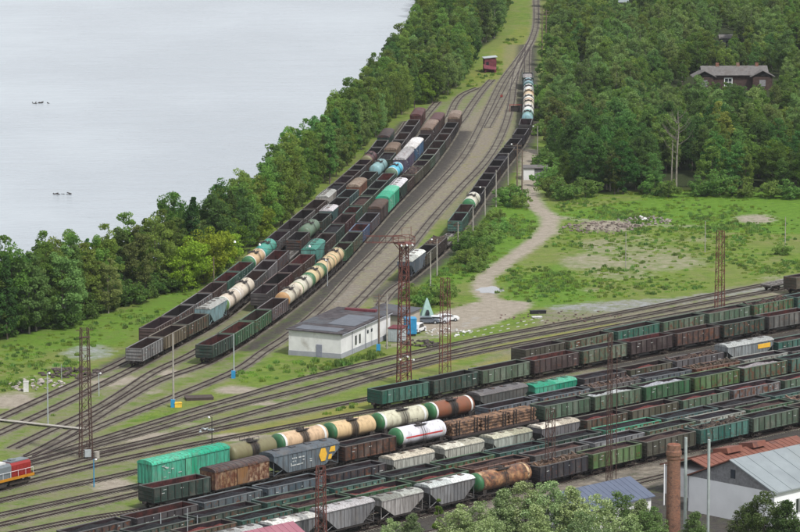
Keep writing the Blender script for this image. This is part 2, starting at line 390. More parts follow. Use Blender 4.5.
SPX['D3'] = mixed([(-20,530),(0,525.7),(60,512),(120,499)]+T(3.5,(142,470.5),(247.8,446.8),(296.4,435.5),(348,425),(395,415.5),(445.6,405.5),(510.5,392),(571.5,379.8),(650,364.6),(700,355),(750,346),(850,328)))
SPX['D3b'] = mixed([(440,438.5),(465,433.5)]+T(3.5,(484,408),(500,404.8),(560,392.8),(640,377.6),(700,366.6),(850,340)))
SPX['D4'] = mixed([(-20,541),(20,532.5),(110,514.5),(125,511.5)]+T(3.5,(142,490),(204,475.8),(264,462),(334.5,446.8),(393,434.6),(440,425.2),(533,406.8),(585,397),(636,387.5),(685,378),(735,368.4),(782,359.5),(850,346.5)))
SPX['D5'] = mixed(T(3.5,(60,534),(125.5,518.6),(193.5,502.8),(257,488.6),(319,475),(383,461.5),(408,456.3),(455.6,446.4),(506.6,435.4),(557.6,424.8),(650,405.4),(724,390.5),(781,379.5),(850,366)))
SPX['D6'] = mixed(T(3.5,(60,548),(125,532.5),(189,517.5),(256,502.8),(324.5,488.6),(380,477),(433,465.5),(499,451.5),(542,442.4),(596,431),(656,419),(713,407),(800,389.5),(850,379)))
SPX['D7'] = mixed(T(3.5,(100,550),(176,533),(231,521),(284,508.8),(355,493.2),(413,480.5),(463,469.5),(533,454.2),(584,443.3),(639,431.4),(690,420.4),(735,411),(785,401),(850,387)))
SPX['D8'] = mixed(T(3.5,(180,548),(209,541.5),(260,530),(300,521),(345.5,510),(400,497.5),(448,486.2),(508,472),(533,466.2),(582,454.7),(636,442.6),(690,430),(743,418.5),(793,407.5),(850,396)))
TL = {'L1':'railway track under the leftmost string of wagons beside the lakeside trees','L2':'railway track leading out from the second wagon string towards the left edge',
 'L3':'railway track fanning out below the third wagon string of the lakeside yard','L4':'railway track running out of the rightmost wagon string of the lakeside yard',
 'R':'railway track under the curved wagon string right of the empty main tracks','D1':'railway track under the farthest wagon string of the crowded lower yard',
 'D2':'railway track running left from the teal open wagon of the lower yard','D3':'railway track under the beige tank wagons and bright green boxcar',
 'D3b':'railway track under the short string of open wagons behind the log wagon','D4':'railway track under the white tank wagon and the log wagon',
 'D5':'railway track under the row of pale low roofed hopper wagons','D6':'railway track under the string just in front of the pale low hoppers',
 'D7':'railway track under the string just behind the nearest wagons','D8':'railway track under the nearest string with the orange rusty tank wagon'}
SPATH = {}
for k, P in SPX.items(): SPATH[k] = track(None, TL[k], path=P, group=YARD)
OT = [
 ('upper empty track of the main line passing left of the white depot building', [(-20,473),(40,455),(90,431),(135,413),(180,395),(239,370),(262,353),(288.7,336),(323.5,306.7),(352,276),(380,248),(404.5,220),(430,194),(461,160),(477,133),(490,106),(502,82),(518,60),(530,43),(536,25),(536,0),(534,-30)]),
 ('empty track on the right of the main line beside the tall rusty mast', [(300,352),(325,332),(353.7,306.7),(380,279.7),(404,255),(432,220),(460,189),(487,160),(502.5,132.5),(511,105),(514,84),(519,64),(531,42)]),
 ('short empty track joining the main line from the middle of the gravel', [(487,128),(498,108),(508,88),(520,64),(532,40)]),
 ('farthest of the long empty tracks crossing below the white depot building', [(-20,472),(30,461),(100,440),(150,424.5),(200,409),(239,398),(283.5,384.5),(332,372.5),(395,357.5),(460,343.5),(540,328.5),(620,313.5),(700,298),(771,284),(850,270)]),
 ('second long empty track crossing below the white depot building', [(-20,476),(30,465.5),(90,448),(150,431.5),(200,416.5),(239,405.5),(300,391),(365,374),(440,355.5),(500,342),(560,331),(620,320.4),(700,304.5),(773,291),(850,277)]),
 ('third long empty track beside the farthest wagon string of the lower yard', [(80,456),(144,443),(200,428),(260,411.5),(320,395),(380,377),(440,361),(500,348.6),(560,337.5),(620,326),(700,311),(800,293.5),(850,285)]),
 ('empty lower left track just behind the bright green boxcar', [(-20,506),(0,501),(60,488.5),(134,473),(190,459),(250,444),(310,434),(365,423),(440,409),(520,393),(560,386)]),
 ('empty lower left track ending behind the bright green boxcar', [(-20,520),(0,515.7),(60,503),(134,487.5),(200,473)]),
 ('empty strip of track between the second and third wagon strings', [(560,386),(600,377.5),(650,368),(690,360),(740,350.5)]),
 ('nearest empty track passing behind the brick chimney', [(330,560),(400,541),(470,524),(540,507),(600,492),(632,484.5),(662,477.5),(720,463),(800,446)]),
]
for l, p in OT: track(p, l, group='empty railway tracks')

# ------------------------------------------------------------------ ground cover masks
for i, P in enumerate(TRACKS):
    strip('gravel', P, 1.4, .66, 1.6)
def side(P, off):
    Tn = np.gradient(P, axis=0); Tn /= np.linalg.norm(Tn, axis=1)[:, None]; return P+np.stack([Tn[:, 1], -Tn[:, 0]], 1)*off
for k in ('L1','L2','L3','L4'): strip('cinder', SPATH[k][(170 if k!='L1' else 60):430], 1.6, .9, 1.6)
strip('cinder', side(SPATH['L4'], 3)[100:430], 1.3, .85, 1.6)
strip('cinder', SPATH['R'][10:], 2.6, .8, 2)
strip('gravel', side(SPATH['R'], -5)[120:], 2.0, .6, 2); strip('yellow', TRACKS[15][60:], 2.6, .95, 1.6) if False else None
for k in ('D2','D3','D4','D5','D6','D7','D8'): strip('cinder', SPATH[k][(0 if k in ('D5','D6','D7','D8') else 150):], 4.2, .85, 2)
strip('gravel', pxpath([(300,335),(340,303),(372,270),(395,245),(420,217),(450,184),(473,155),(490,125),(500,103),(505,92)]), 2.1, 1, 2)
strip('pale', pxpath([(340,303),(372,270),(395,245),(420,217),(450,184)]), .5, .3, 2)
poly('gravel', [(450,372),(520,345),(620,322),(800,286),(830,300),(830,400),(600,420),(450,420)], .62)
poly('gravel', [(440,150),(500,88),(512,92),(470,160),(420,215),(350,300),(320,320),(330,300),(400,225)], .85)
poly('cinder', [(405,415),(560,386),(830,330),(830,560),(330,560),(120,530),(140,500),(270,470)], .8)
poly('gravel', [(0,470),(120,445),(240,420),(330,400),(330,425),(130,470),(130,540),(0,540)], .42)
poly('gravel', [(0,425),(130,375),(160,372),(240,360),(250,372),(120,420),(0,465)], .34)
poly('pale', [(60,351),(75,346),(105,344),(118,352),(105,359),(80,361),(62,357)], .55)
for c in [(10,402,26,7,1),(235,390,22,4.2,1),(108,383,20,4,1),(128,379,14,3.5,1),(118,488,24,5,1),(160,436,32,4,1),(165,372,14,4,1),(240,437,32,4,1),(110,482,26,4,.9),
          (205,452,28,4,.9),(265,403,26,2.5,.85),(75,447,18,3,.8),(60,470,20,3,.6),(180,375,10,3,.8),(150,392,12,2.5,.7),(55,368,12,3,.5),(30,378,14,3,.4),(132,300,8,2,.3),(140,440,22,2.5,.8),(190,425,25,2.3,.5),(20,395,25,4,.6)]: ell('dirt', *c)
road = pxpath([(531,150),(528,172),(529,190),(536,207),(550,217),(546,231),(531,245),(508,261),(489,275),(481,286),(488,298),(502,310),(500,318),(470,327),(440,332)])
strip('dirt', road, 1.5, 1, 1.3)
strip('dirt', pxpath([(550,216),(575,219),(600,222),(640,226),(700,226)]), 1.3, .62, 2)
poly('dirt', [(420,318),(470,303),(500,300),(535,302),(520,314),(480,328),(440,334),(420,330)], .95)
strip('dirt', pxpath([(390,346),(420,338),(450,331)]), 1.5, .6, 2)
strip('pale', pxpath([(436,337),(452,331),(480,318)]), 1.0, .3, 1.5)
poly('pale', [(540,306),(600,301),(680,297),(760,284),(800,274),(830,270),(830,280),(760,292),(660,307),(600,313),(556,312)], .5)
poly('gravel', [(530,310),(600,302),(680,297),(800,274),(830,275),(830,310),(620,330),(540,335)], .6)
for c in [(610,226,32,6,.8),(655,262,55,10,.5),(590,262,34,9,.55),(640,250,50,6,.42),(620,275,40,5,.42),(755,219,22,5,.75),(600,246,24,8,.5),(705,262,22,3,.35),(640,240,40,6,.3),(555,232,12,4,.5),(700,240,20,3,.4),
          (590,290,10,3,.5),(768,292,20,4,.6),(775,278,18,3,.45),(525,345,30,3,.2)]: ell('dirt', *c)
poly('dirt', [(470,500),(560,482),(700,450),(700,475),(600,500),(480,525)], .5)
ell('dirt', 486, 290, 14, 6, .9)
for p in [[(300,418),(370,395),(460,370),(512,352),(512,366),(440,385),(360,408),(310,428)], [(380,372),(480,348),(620,320),(620,325),(480,356),(380,382)], [(200,432),(260,425),(360,402),(365,412),(250,440)]]: poly('yellow', p, .8)
for k, r0, r1 in (('a',0,0),):
    [strip('yellow', side(TRACKS[k_], q_)[(190 if k_ == 14 else 10):], .45, .8, .7) for k_ in (14, 15) for q_ in (-1.7, 1.7)]
poly('yellow', [(520,25),(533,30),(500,80),(470,90),(462,80)], .5)
poly('lush', [(545,215),(700,188),(830,185),(830,235),(700,232),(560,220)], .8)
poly('lush', [(460,205),(530,180),(555,216),(520,250),(475,275),(430,300),(410,300),(430,250)], .8)
poly('lush', [(0,335),(130,308),(235,262),(180,310),(120,345),(60,350),(0,372)], .6)
poly('lush', [(500,285),(560,262),(600,300),(540,308),(505,303)], .7)
poly('lush', [(215,330),(250,300),(262,292),(262,302),(205,340)], .5)
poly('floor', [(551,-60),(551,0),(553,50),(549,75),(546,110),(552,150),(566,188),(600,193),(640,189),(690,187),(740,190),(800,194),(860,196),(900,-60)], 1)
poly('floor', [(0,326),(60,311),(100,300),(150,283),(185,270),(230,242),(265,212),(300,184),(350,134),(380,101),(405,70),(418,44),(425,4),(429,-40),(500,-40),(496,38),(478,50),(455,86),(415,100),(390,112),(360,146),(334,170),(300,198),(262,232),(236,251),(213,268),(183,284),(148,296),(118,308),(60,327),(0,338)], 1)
def blur(m, n=1):
    for _ in range(n):
        m = m.copy(); m[1:-1] = .5*m[1:-1]+.25*(m[:-2]+m[2:]); m[:, 1:-1] = .5*m[:, 1:-1]+.25*(m[:, :-2]+m[:, 2:])
    return m
for k in mk: mk[k] = blur(mk[k], 2)
wat = inpoly(GX, GY, water_poly).astype(float); wat = blur(wat, 8)
GZ = -3.2*np.clip((wat-.25)/.6, 0, 1)
r0, r1 = GX.shape
V = np.stack([GX, GY, GZ], -1).reshape(-1, 3)
idx = np.arange(r0*r1).reshape(r0, r1)
Fq = np.stack([idx[:-1, :-1], idx[:-1, 1:], idx[1:, 1:], idx[1:, :-1]], -1).reshape(-1, 4)
me = bpy.data.meshes.new('ground'); me.vertices.add(len(V)); me.vertices.foreach_set('co', V.reshape(-1).astype(np.float32))
me.loops.add(Fq.size); me.loops.foreach_set('vertex_index', Fq.reshape(-1).astype(np.int32))
me.polygons.add(len(Fq)); me.polygons.foreach_set('loop_start', np.arange(0, Fq.size, 4, dtype=np.int32)); me.update(calc_edges=True)
for nm, (A, B, C) in (('coverA', ('gravel','dirt','cinder')), ('coverB', ('pale','yellow','lush'))):
    at = me.color_attributes.new(nm, 'FLOAT_COLOR', 'POINT'); d = np.ones((len(V), 4), np.float32)
    for i, k in enumerate((A, B, C)): d[:, i] = mk[k].reshape(-1)
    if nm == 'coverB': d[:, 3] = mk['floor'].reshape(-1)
    at.data.foreach_set('color', d.reshape(-1))
def ground_mat():
    m, t, b = mat('ground_cover', .95, .1)
    g = N(t, 'ShaderNodeNewGeometry'); pos = g.outputs['Position']
    def cov(name):
        a_ = N(t, 'ShaderNodeAttribute', attribute_name=name); s = N(t, 'ShaderNodeSeparateColor'); L(t, a_.outputs['Color'], s.inputs[0]); return list(s.outputs)[:3]+[a_.outputs['Alpha']]
    A, B = cov('coverA'), cov('coverB')
    n1 = noise(t, .05, pos, 5, .6); n2 = noise(t, .35, pos, 5, .65); n3 = noise(t, 1.3, pos, 5, .8); n4 = noise(t, .6, pos, 5, .75); n5 = noise(t, .16, pos, 4, .7)
    def thr(w, amt=1.0, wdt=.28):                      # soft ragged edge: weight + noise
        s = mth(t, 'ADD', w, mth(t, 'MULTIPLY', mth(t, 'SUBTRACT', mth(t, 'ADD', mth(t, 'MULTIPLY', n2, .55), mth(t, 'MULTIPLY', n4, .45)), .5), 2.2*amt))
        return mrange(t, s, .5-wdt, .5+wdt)
    grass = mix(t, mrange(t, n2, .3, .7), (.075,.14,.018), (.17,.235,.038))
    grass = mix(t, mrange(t, n1, .42, .62, 0, .6), grass, (.17,.18,.06)); grass = mix(t, mrange(t, n5, .52, .7, 0, .7), grass, (.22,.20,.10))
    grass = mix(t, mrange(t, n3, .5, .68, 0, .45), grass, (.035,.075,.012))
    grass = mix(t, thr(B[2]), grass, mix(t, mrange(t, n4, .3, .7), (.055,.125,.013), (.135,.245,.028)))
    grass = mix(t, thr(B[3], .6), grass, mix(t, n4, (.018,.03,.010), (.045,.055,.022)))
    dirt = mix(t, mrange(t, n4, .3, .7), (.22,.19,.15), (.36,.32,.265)); dirt = mix(t, mrange(t, n3, .55, .8, 0, .5), dirt, (.16,.12,.09))
    gravel = mix(t, mrange(t, n3, .3, .7), (.105,.09,.074), (.29,.255,.21)); gravel = mix(t, mrange(t, n2, .52, .66, 0, .45), gravel, (.15,.145,.07))
    cind = mix(t, mrange(t, n3, .3, .7), (.03,.028,.027), (.095,.086,.08)); cind = mix(t, mrange(t, n2, .5, .75, 0, .6), cind, (.10,.085,.06))
    pale = mix(t, mrange(t, n4, .3, .7), (.20,.215,.225), (.33,.345,.355))
    c = mix(t, thr(A[0]), grass, gravel); c = mix(t, mth(t, 'MULTIPLY', thr(B[1]), mrange(t, n3, .35, .6, .25, .95)), c, mix(t, n4, (.13,.15,.03), (.30,.27,.06))); c = mix(t, thr(A[2], .7), c, cind); c = mix(t, thr(A[1], .8), c, dirt); c = mix(t, thr(B[0]), c, pale)
    L(t, c, b.inputs['Base Color']); bump(t, b, n3, 1.0, .35)
    return m
me.materials.append(ground_mat())
go = child('ground', me); go['kind'] = 'structure'
def water_mat():
    m, t, b = mat('lake_water', .12, .5)
    b.inputs['IOR'].default_value = 1.33
    g = N(t, 'ShaderNodeNewGeometry'); mp = N(t, 'ShaderNodeMapping'); mp.inputs['Scale'].default_value = (.35, .9, 1); L(t, g.outputs['Position'], mp.inputs[0])
    n1 = noise(t, .9, mp.outputs[0], 4, .6)
    mp2 = N(t, 'ShaderNodeMapping'); mp2.inputs['Scale'].default_value = (.01, .006, 1); L(t, g.outputs['Position'], mp2.inputs[0])
    n2 = noise(t, 1.0, mp2.outputs[0], 4, .6)
    L(t, mrange(t, n2, .35, .65, .10, .26), b.inputs['Roughness'])
    L(t, mix(t, mrange(t, n2, .35, .65), (.25,.285,.315), (.34,.375,.405)), b.inputs['Base Color'])
    n3 = noise(t, .12, mp.outputs[0], 3, .6); bump(t, b, mth(t, 'ADD', n1, mth(t, 'MULTIPLY', n3, 2.5)), .6, .3); return m
wv = [(-4000,-300,-.9),(600,-300,-.9),(600,5000,-.9),(-4000,5000,-.9)]
child('lake_water', MB().add(wv, [(0,1,2,3)]).mesh('lake_water', water_mat()))['kind'] = 'structure'

# ------------------------------------------------------------------ wagons
ME = {}
def bogie_meshes():
    b = MB()
    for s in (-1, 1):
        b.hexa([(-1.2,s*1.0-.09,.36),(1.2,s*1.0-.09,.36),(1.2,s*1.0+.09,.36),(-1.2,s*1.0+.09,.36),(-1.2,s*1.0-.09,.62),(1.2,s*1.0-.09,.62),(1.2,s*1.0+.09,.62),(-1.2,s*1.0+.09,.62)])
        b.box(-.45,.45,s*1.0-.12,s*1.0+.12,.25,.85)
    b.box(-.25,.25,-1.25,1.25,.5,.92)
    ME['bogie'] = b.mesh('bogie', M['bogie'])
    w = MB().bar((0,-.95,0),(0,.95,0),.08,n=8)
    for s in (-1, 1): w.lathe([(s*.76-.07,.46),(s*.76+.07,.46)], 16, 0, 'y', sm=False)
    ME['wheel'] = w.mesh('wheelset', M['wheel'])
    c = MB().box(0,.55,-.11,.11,.92,1.14).box(.45,.68,-.2,.16,.9,1.18)
    ME['coupler'] = c.mesh('coupler', M['under'])
bogie_meshes()
def under(Lh, key, base=4.33):
    b = MB().box(-Lh, Lh, -.2, .2, .85, 1.12)
    for x in np.linspace(-Lh+.1, Lh-.1, 7): b.box(x-.07, x+.07, -1.4, 1.4, .98, 1.13)
    for s in (-1, 1): b.box(-Lh, Lh, s*1.42-.05, s*1.42+.05, .98, 1.14)
    b.bar((-1.4,.75,.75),(-.5,.75,.75),.2,n=8).box(.5,1.3,-1.0,-.5,.55,.9).bar((-3,-.5,.7),(3,-.5,.7),.04)
    for s in (-1, 1): b.bar((s*(Lh+.02), -1.3, 1.1),(s*(Lh+.02), -1.3, .5),.03).bar((s*(Lh+.02), 1.3, 1.1),(s*(Lh+.02), 1.3, .5),.03)
    ME['under_'+key] = b.mesh('underframe', M['under'])
def gear(root, Lh, key, base=4.33):
    child('underframe', ME['under_'+key], root)
    for s in (-1, 1):
        bo = child('bogie', ME['bogie'], root, loc=(s*base, 0, 0))
        for q in (-1, 1): child('wheelset', ME['wheel'], bo, loc=(q*.92, 0, .46))
        child('coupler', ME['coupler'], root, loc=(s*Lh, 0, 0), rot=(0, 0, 0 if s > 0 else math.pi))
def gondola_mesh(v):
    Lh, yw, zt = 6.35, 1.47, 3.3
    rr = random.Random(50+v)
    b = MB()
    for s in (-1, 1):
        b.box(-Lh, Lh, s*yw-.04, s*yw+.04, 1.15, zt)
        b.box(-Lh-.02, Lh+.02, s*(yw+.02)-.08, s*(yw+.02)+.08, zt, zt+.11, 3); b.box(-Lh, Lh, s*(yw+.05)-.05, s*(yw+.05)+.05, 1.12, 1.26)
        for i in range(9):
            x = -Lh+.1+i*(2*Lh-.2)/8
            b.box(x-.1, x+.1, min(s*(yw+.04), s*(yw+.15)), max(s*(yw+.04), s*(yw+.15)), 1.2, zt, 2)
        for i in range(8):                           # pressed panels with one bulge
            x = -Lh+.1+(i+.5)*(2*Lh-.2)/8; jj = rr.uniform(.02, .06)
            b.box(x-.5, x+.5, min(s*(yw+.04), s*(yw+.04+jj)), max(s*(yw+.04), s*(yw+.04+jj)), 1.5, 2.0+.12*rr.random())
        for z in (0, 1, 2):
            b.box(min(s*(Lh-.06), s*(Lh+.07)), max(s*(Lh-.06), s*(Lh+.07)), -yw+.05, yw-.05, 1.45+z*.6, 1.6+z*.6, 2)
        b.box(min(s*(Lh-.05), s*Lh), max(s*(Lh-.05), s*Lh), -yw+.041, yw-.041, 1.15, zt)
        b.box(min(s*(Lh-.08), s*(Lh+.09)), max(s*(Lh-.08), s*(Lh+.09)), -yw+.06, yw-.06, zt-.003, zt+.1, 3)
    b.box(-Lh+.06, Lh-.06, -yw+.045, yw-.045, 1.16, 1.22, 1)
    for s in (-1, 1):
        y = s*(yw-.045); b.add([(-Lh+.07,y,1.22),(Lh-.07,y,1.22),(Lh-.07,y,zt-.01),(-Lh+.07,y,zt-.01)], [(0,1,2,3)], 1)
        x = s*(Lh-.085); b.add([(x,-yw+.05,1.22),(x,yw-.05,1.22),(x,yw-.05,zt-.01),(x,-yw+.05,zt-.01)], [(0,1,2,3)], 1)
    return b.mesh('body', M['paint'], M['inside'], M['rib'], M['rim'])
for v in range(3): ME['gond%d' % v] = gondola_mesh(v)
under(6.3, 'g')
def heap_mesh(v, top, rough, nx=44, ny=11):           # loose load: a height field with sloping edges
    Lx, Ly = 6.2, 1.4; vs = []
    for j in range(ny+1):
        for i in range(nx+1):
            x = -Lx+2*Lx*i/nx; y = -Ly+2*Ly*j/ny
            ed = min(1, (Lx-abs(x))/1.1, 1.0)*min(1, (Ly-abs(y))/.7+.15)
            h = top-.3+ed*.3+rough*(mnoise.noise(Vector((x*1.1+v*31, y*1.3, v)))+.6*mnoise.noise(Vector((x*3.1+v*11, y*3.3, v))))+.22*math.sin(x*.9+v)*ed*(1 if rough > .1 else .5)
            vs.append((x, y, max(1.25, h)))
    q = nx+1
    b = MB().add(vs, [(j*q+i, j*q+i+1, (j+1)*q+i+1, (j+1)*q+i) for j in range(ny) for i in range(nx)], 0, False)
    return b.mesh('cargo', M['cargo'])
for v in range(3):
    ME['coal%d' % v] = heap_mesh(v, 3.15, .12); ME['low%d' % v] = heap_mesh(v+5, 1.95, .18); ME['high%d' % v] = heap_mesh(v+9, 3.45, .16)
def scrap_mesh(v, top=3.35):
    rr = random.Random(v+3); b = MB()
    for i in range(150):
        x, y = rr.uniform(-6, 6), rr.uniform(-1.3, 1.3); z = rr.uniform(top-.9, top+.15); l = rr.uniform(.3, 1.9); an = rr.uniform(0, 3.14); tz = rr.uniform(-.35, .35)
        dx, dy = math.cos(an)*l/2, math.sin(an)*l/2
        y = max(-1.35+abs(dy), min(1.35-abs(dy), y)); x = max(-6.1+abs(dx), min(6.1-abs(dx), x))
        b.bar((x-dx, y-dy, z-tz*l/2), (x+dx, y+dy, z+tz*l/2), rr.uniform(.04, .2), 0 if rr.random() < .8 else 1)
    b.box(-6.1, 6.1, -1.38, 1.38, 1.3, top-.7)
    return b.mesh('cargo', M['cargo'], M['logs'])
for v in range(2): ME['scrap%d' % v] = scrap_mesh(v)
def marks(v, yf, z0, z1, x0, x1, n):
    rr = random.Random(v*7+1); b = MB()
    for i in range(n):
        x, z = rr.uniform(x0, x1), rr.uniform(z0, z1); w, h = rr.uniform(.25, .8), rr.uniform(.06, .14)
        b.box(x, x+w, -yf-.012, -yf, z, z+h)
    return b.mesh('stencil_marking', M['white'])
for v in range(3): ME['mark%d' % v] = marks(v, 1.575, 2.3, 2.9, -5.6, 5, 3)
ME['markb'] = marks(9, 1.53, 1.8, 3.6, -6.5, -2, 9)
# covered boxcar
def box_mesh(Lh, zt, roofh, nm, rib=1.25, flat=False):
    b = MB().box(-Lh, Lh, -1.42, 1.42, 1.1, zt)
    n = int(2*Lh/rib)
    for s in (-1, 1):
        for i in range(n+1):
            x = -Lh+.06+i*(2*Lh-.12)/n; b.box(x-.06, x+.06, min(s*1.42, s*1.5), max(s*1.42, s*1.5), 1.12, zt-.05)
        b.box(-Lh, Lh, min(s*1.42, s*1.52), max(s*1.42, s*1.52), zt-.05, zt+.03)
        for y in (-1.0, -.34, .34, 1.0): b.box(min(s*Lh, s*(Lh+.08)), max(s*Lh, s*(Lh+.08)), y-.06, y+.06, 1.12, zt+.1)
    ME['box_'+nm] = b.mesh('body', M['paint2'])
    b = MB(); pr = []
    k = 10
    for i in range(k+1):
        a_ = math.pi*i/k; pr.append((-math.cos(a_)*1.56, zt+.035+math.sin(a_)**(.8)*roofh))
    b.prism(pr, -Lh-.1, Lh+.1)
    for i in range(int(2*Lh/1.1)):
        x = -Lh+.4+i*1.1; b.prism([(y*1.012, z+.03) for y, z in pr], x-.04, x+.04)
    ME['roof_'+nm] = b.mesh('roof', M['paint2'])
    b = MB()
    for s in (-1, 1):
        b.box(-1.3, 1.3, min(s*1.5, s*1.56), max(s*1.5, s*1.56), 1.2, zt-.12)
    b2 = MB().box(-1.3, 1.3, 1.505, 1.56, 1.2, zt-.12); ME['door_'+nm] = b2.mesh('sliding_door', M['paint2'])
    under(Lh-.05, nm)
box_mesh(6.9, 3.75, .62, 'short'); box_mesh(8.4, 4.1, .62, 'long', 1.05)
# grain hopper: sloping ends
def hop_mesh(Lt, Lb, zt, nm, peak=.42, rib=1.0):
    b = MB(); zb = 1.25
    pr = [(-Lt, zt), (-Lt, zt-.75), (-Lb, zb), (Lb, zb), (Lt, zt-.75), (Lt, zt)]
    b.prism(pr, -1.45, 1.45, axis='y')
    n = int(2*Lt/rib)
    for s in (-1, 1):
        for i in range(n+1):
            x = -Lt+.08+i*(2*Lt-.16)/n
            zz = zb+.02 if abs(x) < Lb else zb+(abs(x)-Lb)/(Lt-Lb)*(zt-.75-zb)
            b.box(x-.05, x+.05, min(s*1.45, s*1.53), max(s*1.45, s*1.53), zz, zt)
        b.box(-Lt, Lt, min(s*1.45, s*1.55), max(s*1.45, s*1.55), zt-.06, zt+.05)
        for y in (-1.3, 1.3):
            b.bar((s*(Lt-.1), y, zt-.7), (s*(Lt-.1), y, 1.1), .06).bar((s*(Lt-.1), y, 1.1), (s*Lb, y, zb+.9), .05)
    ME['hop_'+nm] = b.mesh('body', M['paint2'])
    r = MB().prism([(-1.56, zt+.055), (-1.1, zt+.055+peak*.8), (-.4, zt+.055+peak), (.4, zt+.055+peak), (1.1, zt+.055+peak*.8), (1.56, zt+.055)], -Lt-.06, Lt+.06)
    ME['hroof_'+nm] = r.mesh('roof', M['paint2'])
    h = MB().box(-.5, .5, -.38, .38, 0, .14); ME['hatch'] = h.mesh('roof_hatch', M['paint2'])
    w = MB().box(-Lt+.3, Lt-.3, .75, .95, zt+peak+.0, zt+peak+.06)
    ME['walk_'+nm] = w.mesh('roof_walkway', M['under'])
    ch = MB().hexa([(-1.0,-1.0,.55),(1.0,-1.0,.55),(1.0,1.0,.55),(-1.0,1.0,.55),(-1.8,-1.2,1.25),(1.8,-1.2,1.25),(1.8,1.2,1.25),(-1.8,1.2,1.25)]); ME['chute'] = ch.mesh('discharge_chute', M['under'])
    under(max(Lt-.1, 5.9), nm)
hop_mesh(6.6, 3.4, 4.0, 'grain'); hop_mesh(7.4, 4.3, 4.1, 'big', .5); hop_mesh(5.3, 3.4, 3.5, 'cement', .38); hop_mesh(5.4, 2.1, 3.75, 'taper', .4, 1.2)
HLEN = {'grain':6.6, 'big':7.4, 'cement':5.3, 'taper':5.4}; HTOP = {'grain':4.48, 'big':4.66, 'cement':3.94, 'taper':4.21}
# tank wagon
def tank_meshes():
    zc, r, h = 2.72, 1.5, 5.05
    ME['t_shell'] = MB().lathe([(-h+.45, r), (h, r), (h+.22, r*.93), (h+.4, r*.7), (h+.5, r*.35), (h+.52, .02)], 32, 0, 'x', (0,0,zc)).mesh('tank_shell', M['tank'])
    ME['t_cap'] = MB().lathe([(-h-.52, .02), (-h-.5, r*.35), (-h-.4, r*.7), (-h-.22, r*.93), (-h, r), (-h+.45, r)], 32, 0, 'x', (0,0,zc)).mesh('end_cap', M['tank'])
    ME['t_band'] = MB().lathe([(-h+.3, r-.02), (-h+.3, r+.025), (-h+.75, r+.025), (-h+.75, r-.02)], 32, 0, 'x', (0,0,zc), sm=False).mesh('end_band', M['tank'])
    ME['t_band2'] = MB().lathe([(h-.75, r-.02), (h-.75, r+.025), (h-.3, r+.025), (h-.3, r-.02)], 32, 0, 'x', (0,0,zc), sm=False).mesh('end_band', M['tank'])
    ME['t_stripe'] = MB().box(-h+.9, h-.2, -r-.012, -r+.1, zc-.12, zc+.12).mesh('side_stripe', M['tank'])
    b = MB().lathe([(zc+r-.1, .42), (zc+r+.22, .42), (zc+r+.3, .3)], 14, 0, 'z', (0,0,0)).bar((.9,0,zc+r-.05),(.9,0,zc+r+.25),.1,n=8)
    ME['t_dome'] = b.mesh('filling_hatch', M['under'])
    b = MB(); z = zc+r+.05
    b.box(-1.3, 1.3, .45, 1.0, z-.06, z); b.box(-1.3, 1.3, -1.0, -.45, z-.06, z); b.box(-.35, .35, -1.0, 1.0, z-.07, z-.01)
    for s in (-1, 1):
        for x in (-1.2, 0, 1.2): b.bar((x, s*.95, z-.1), (x, s*.95, z+.55), .03)
        b.bar((-1.2, s*.95, z+.55), (1.2, s*.95, z+.55), .03)
    ME['t_plat'] = b.mesh('platform', M['under'])
    b = MB()
    for s in (-1,):
        for x in (-.25, .25):
            b.bar((x, s*.95, z), (x, s*1.6, zc+.3), .03).bar((x, s*1.6, zc+.3), (x, s*1.62, 1.05), .03)
        for k in range(6): b.bar((-.25, s*1.62, 1.2+k*.3), (.25, s*1.62, 1.2+k*.3), .02)
    ME['t_ladder'] = b.mesh('ladder', M['under'])
    b = MB()
    for x in (-4.3, 4.3): b.box(x-.35, x+.35, -1.2, 1.2, 1.0, 1.75)
    ME['t_saddle'] = b.mesh('saddle', M['under'])
    for x in (-2.6, 2.6): pass
    under(5.6, 't')
tank_meshes()
# flat wagons and logs
b = MB()
for s in (-1, 1): b.box(-9.6, 9.6, s*1.3-.12, s*1.3+.12, .95, 1.35)
for x in np.linspace(-9.5, 9.5, 12): b.box(x-.1, x+.1, -1.18, 1.18, 1.05, 1.3)
b.box(-9.6, 9.6, -1.17, 1.17, 1.3, 1.34); ME['longflat'] = b.mesh('deck', M['paint2'])
b = MB()
for s in (-1, 1): b.box(-6.7, 6.7, s*1.25-.12, s*1.25+.12, .9, 1.3)
for x in np.linspace(-6.6, 6.6, 7): b.box(x-.14, x+.14, -1.13, 1.13, 1.0, 1.26)
b.box(-6.7, 6.7, -.2, .2, 1.0, 1.27); ME['skel'] = b.mesh('frame', M['paint2'])
under(9.5, 'flat'); under(6.6, 'skel')
rr = random.Random(4); b = MB()
for k in range(3):
    x0 = -9.3+k*6.3
    for j in range(8):
        for i in range(9):
            y = -1.1+i*.275+(j % 2)*.1
            if abs(y) > 1.25: continue
            r_ = rr.uniform(.12, .17); b.bar((x0+rr.uniform(-.15, .2), y, 1.5+j*.25), (x0+5.9+rr.uniform(-.2, .2), y, 1.5+j*.25+rr.uniform(-.03, .03)), r_, 0, 6)
ME['logs'] = b.mesh('log_stack', M['logs'])
b = MB().box(-.06, .06, -.06, .06, 1.3, 3.75); ME['stake'] = b.mesh('stake', M['under'])

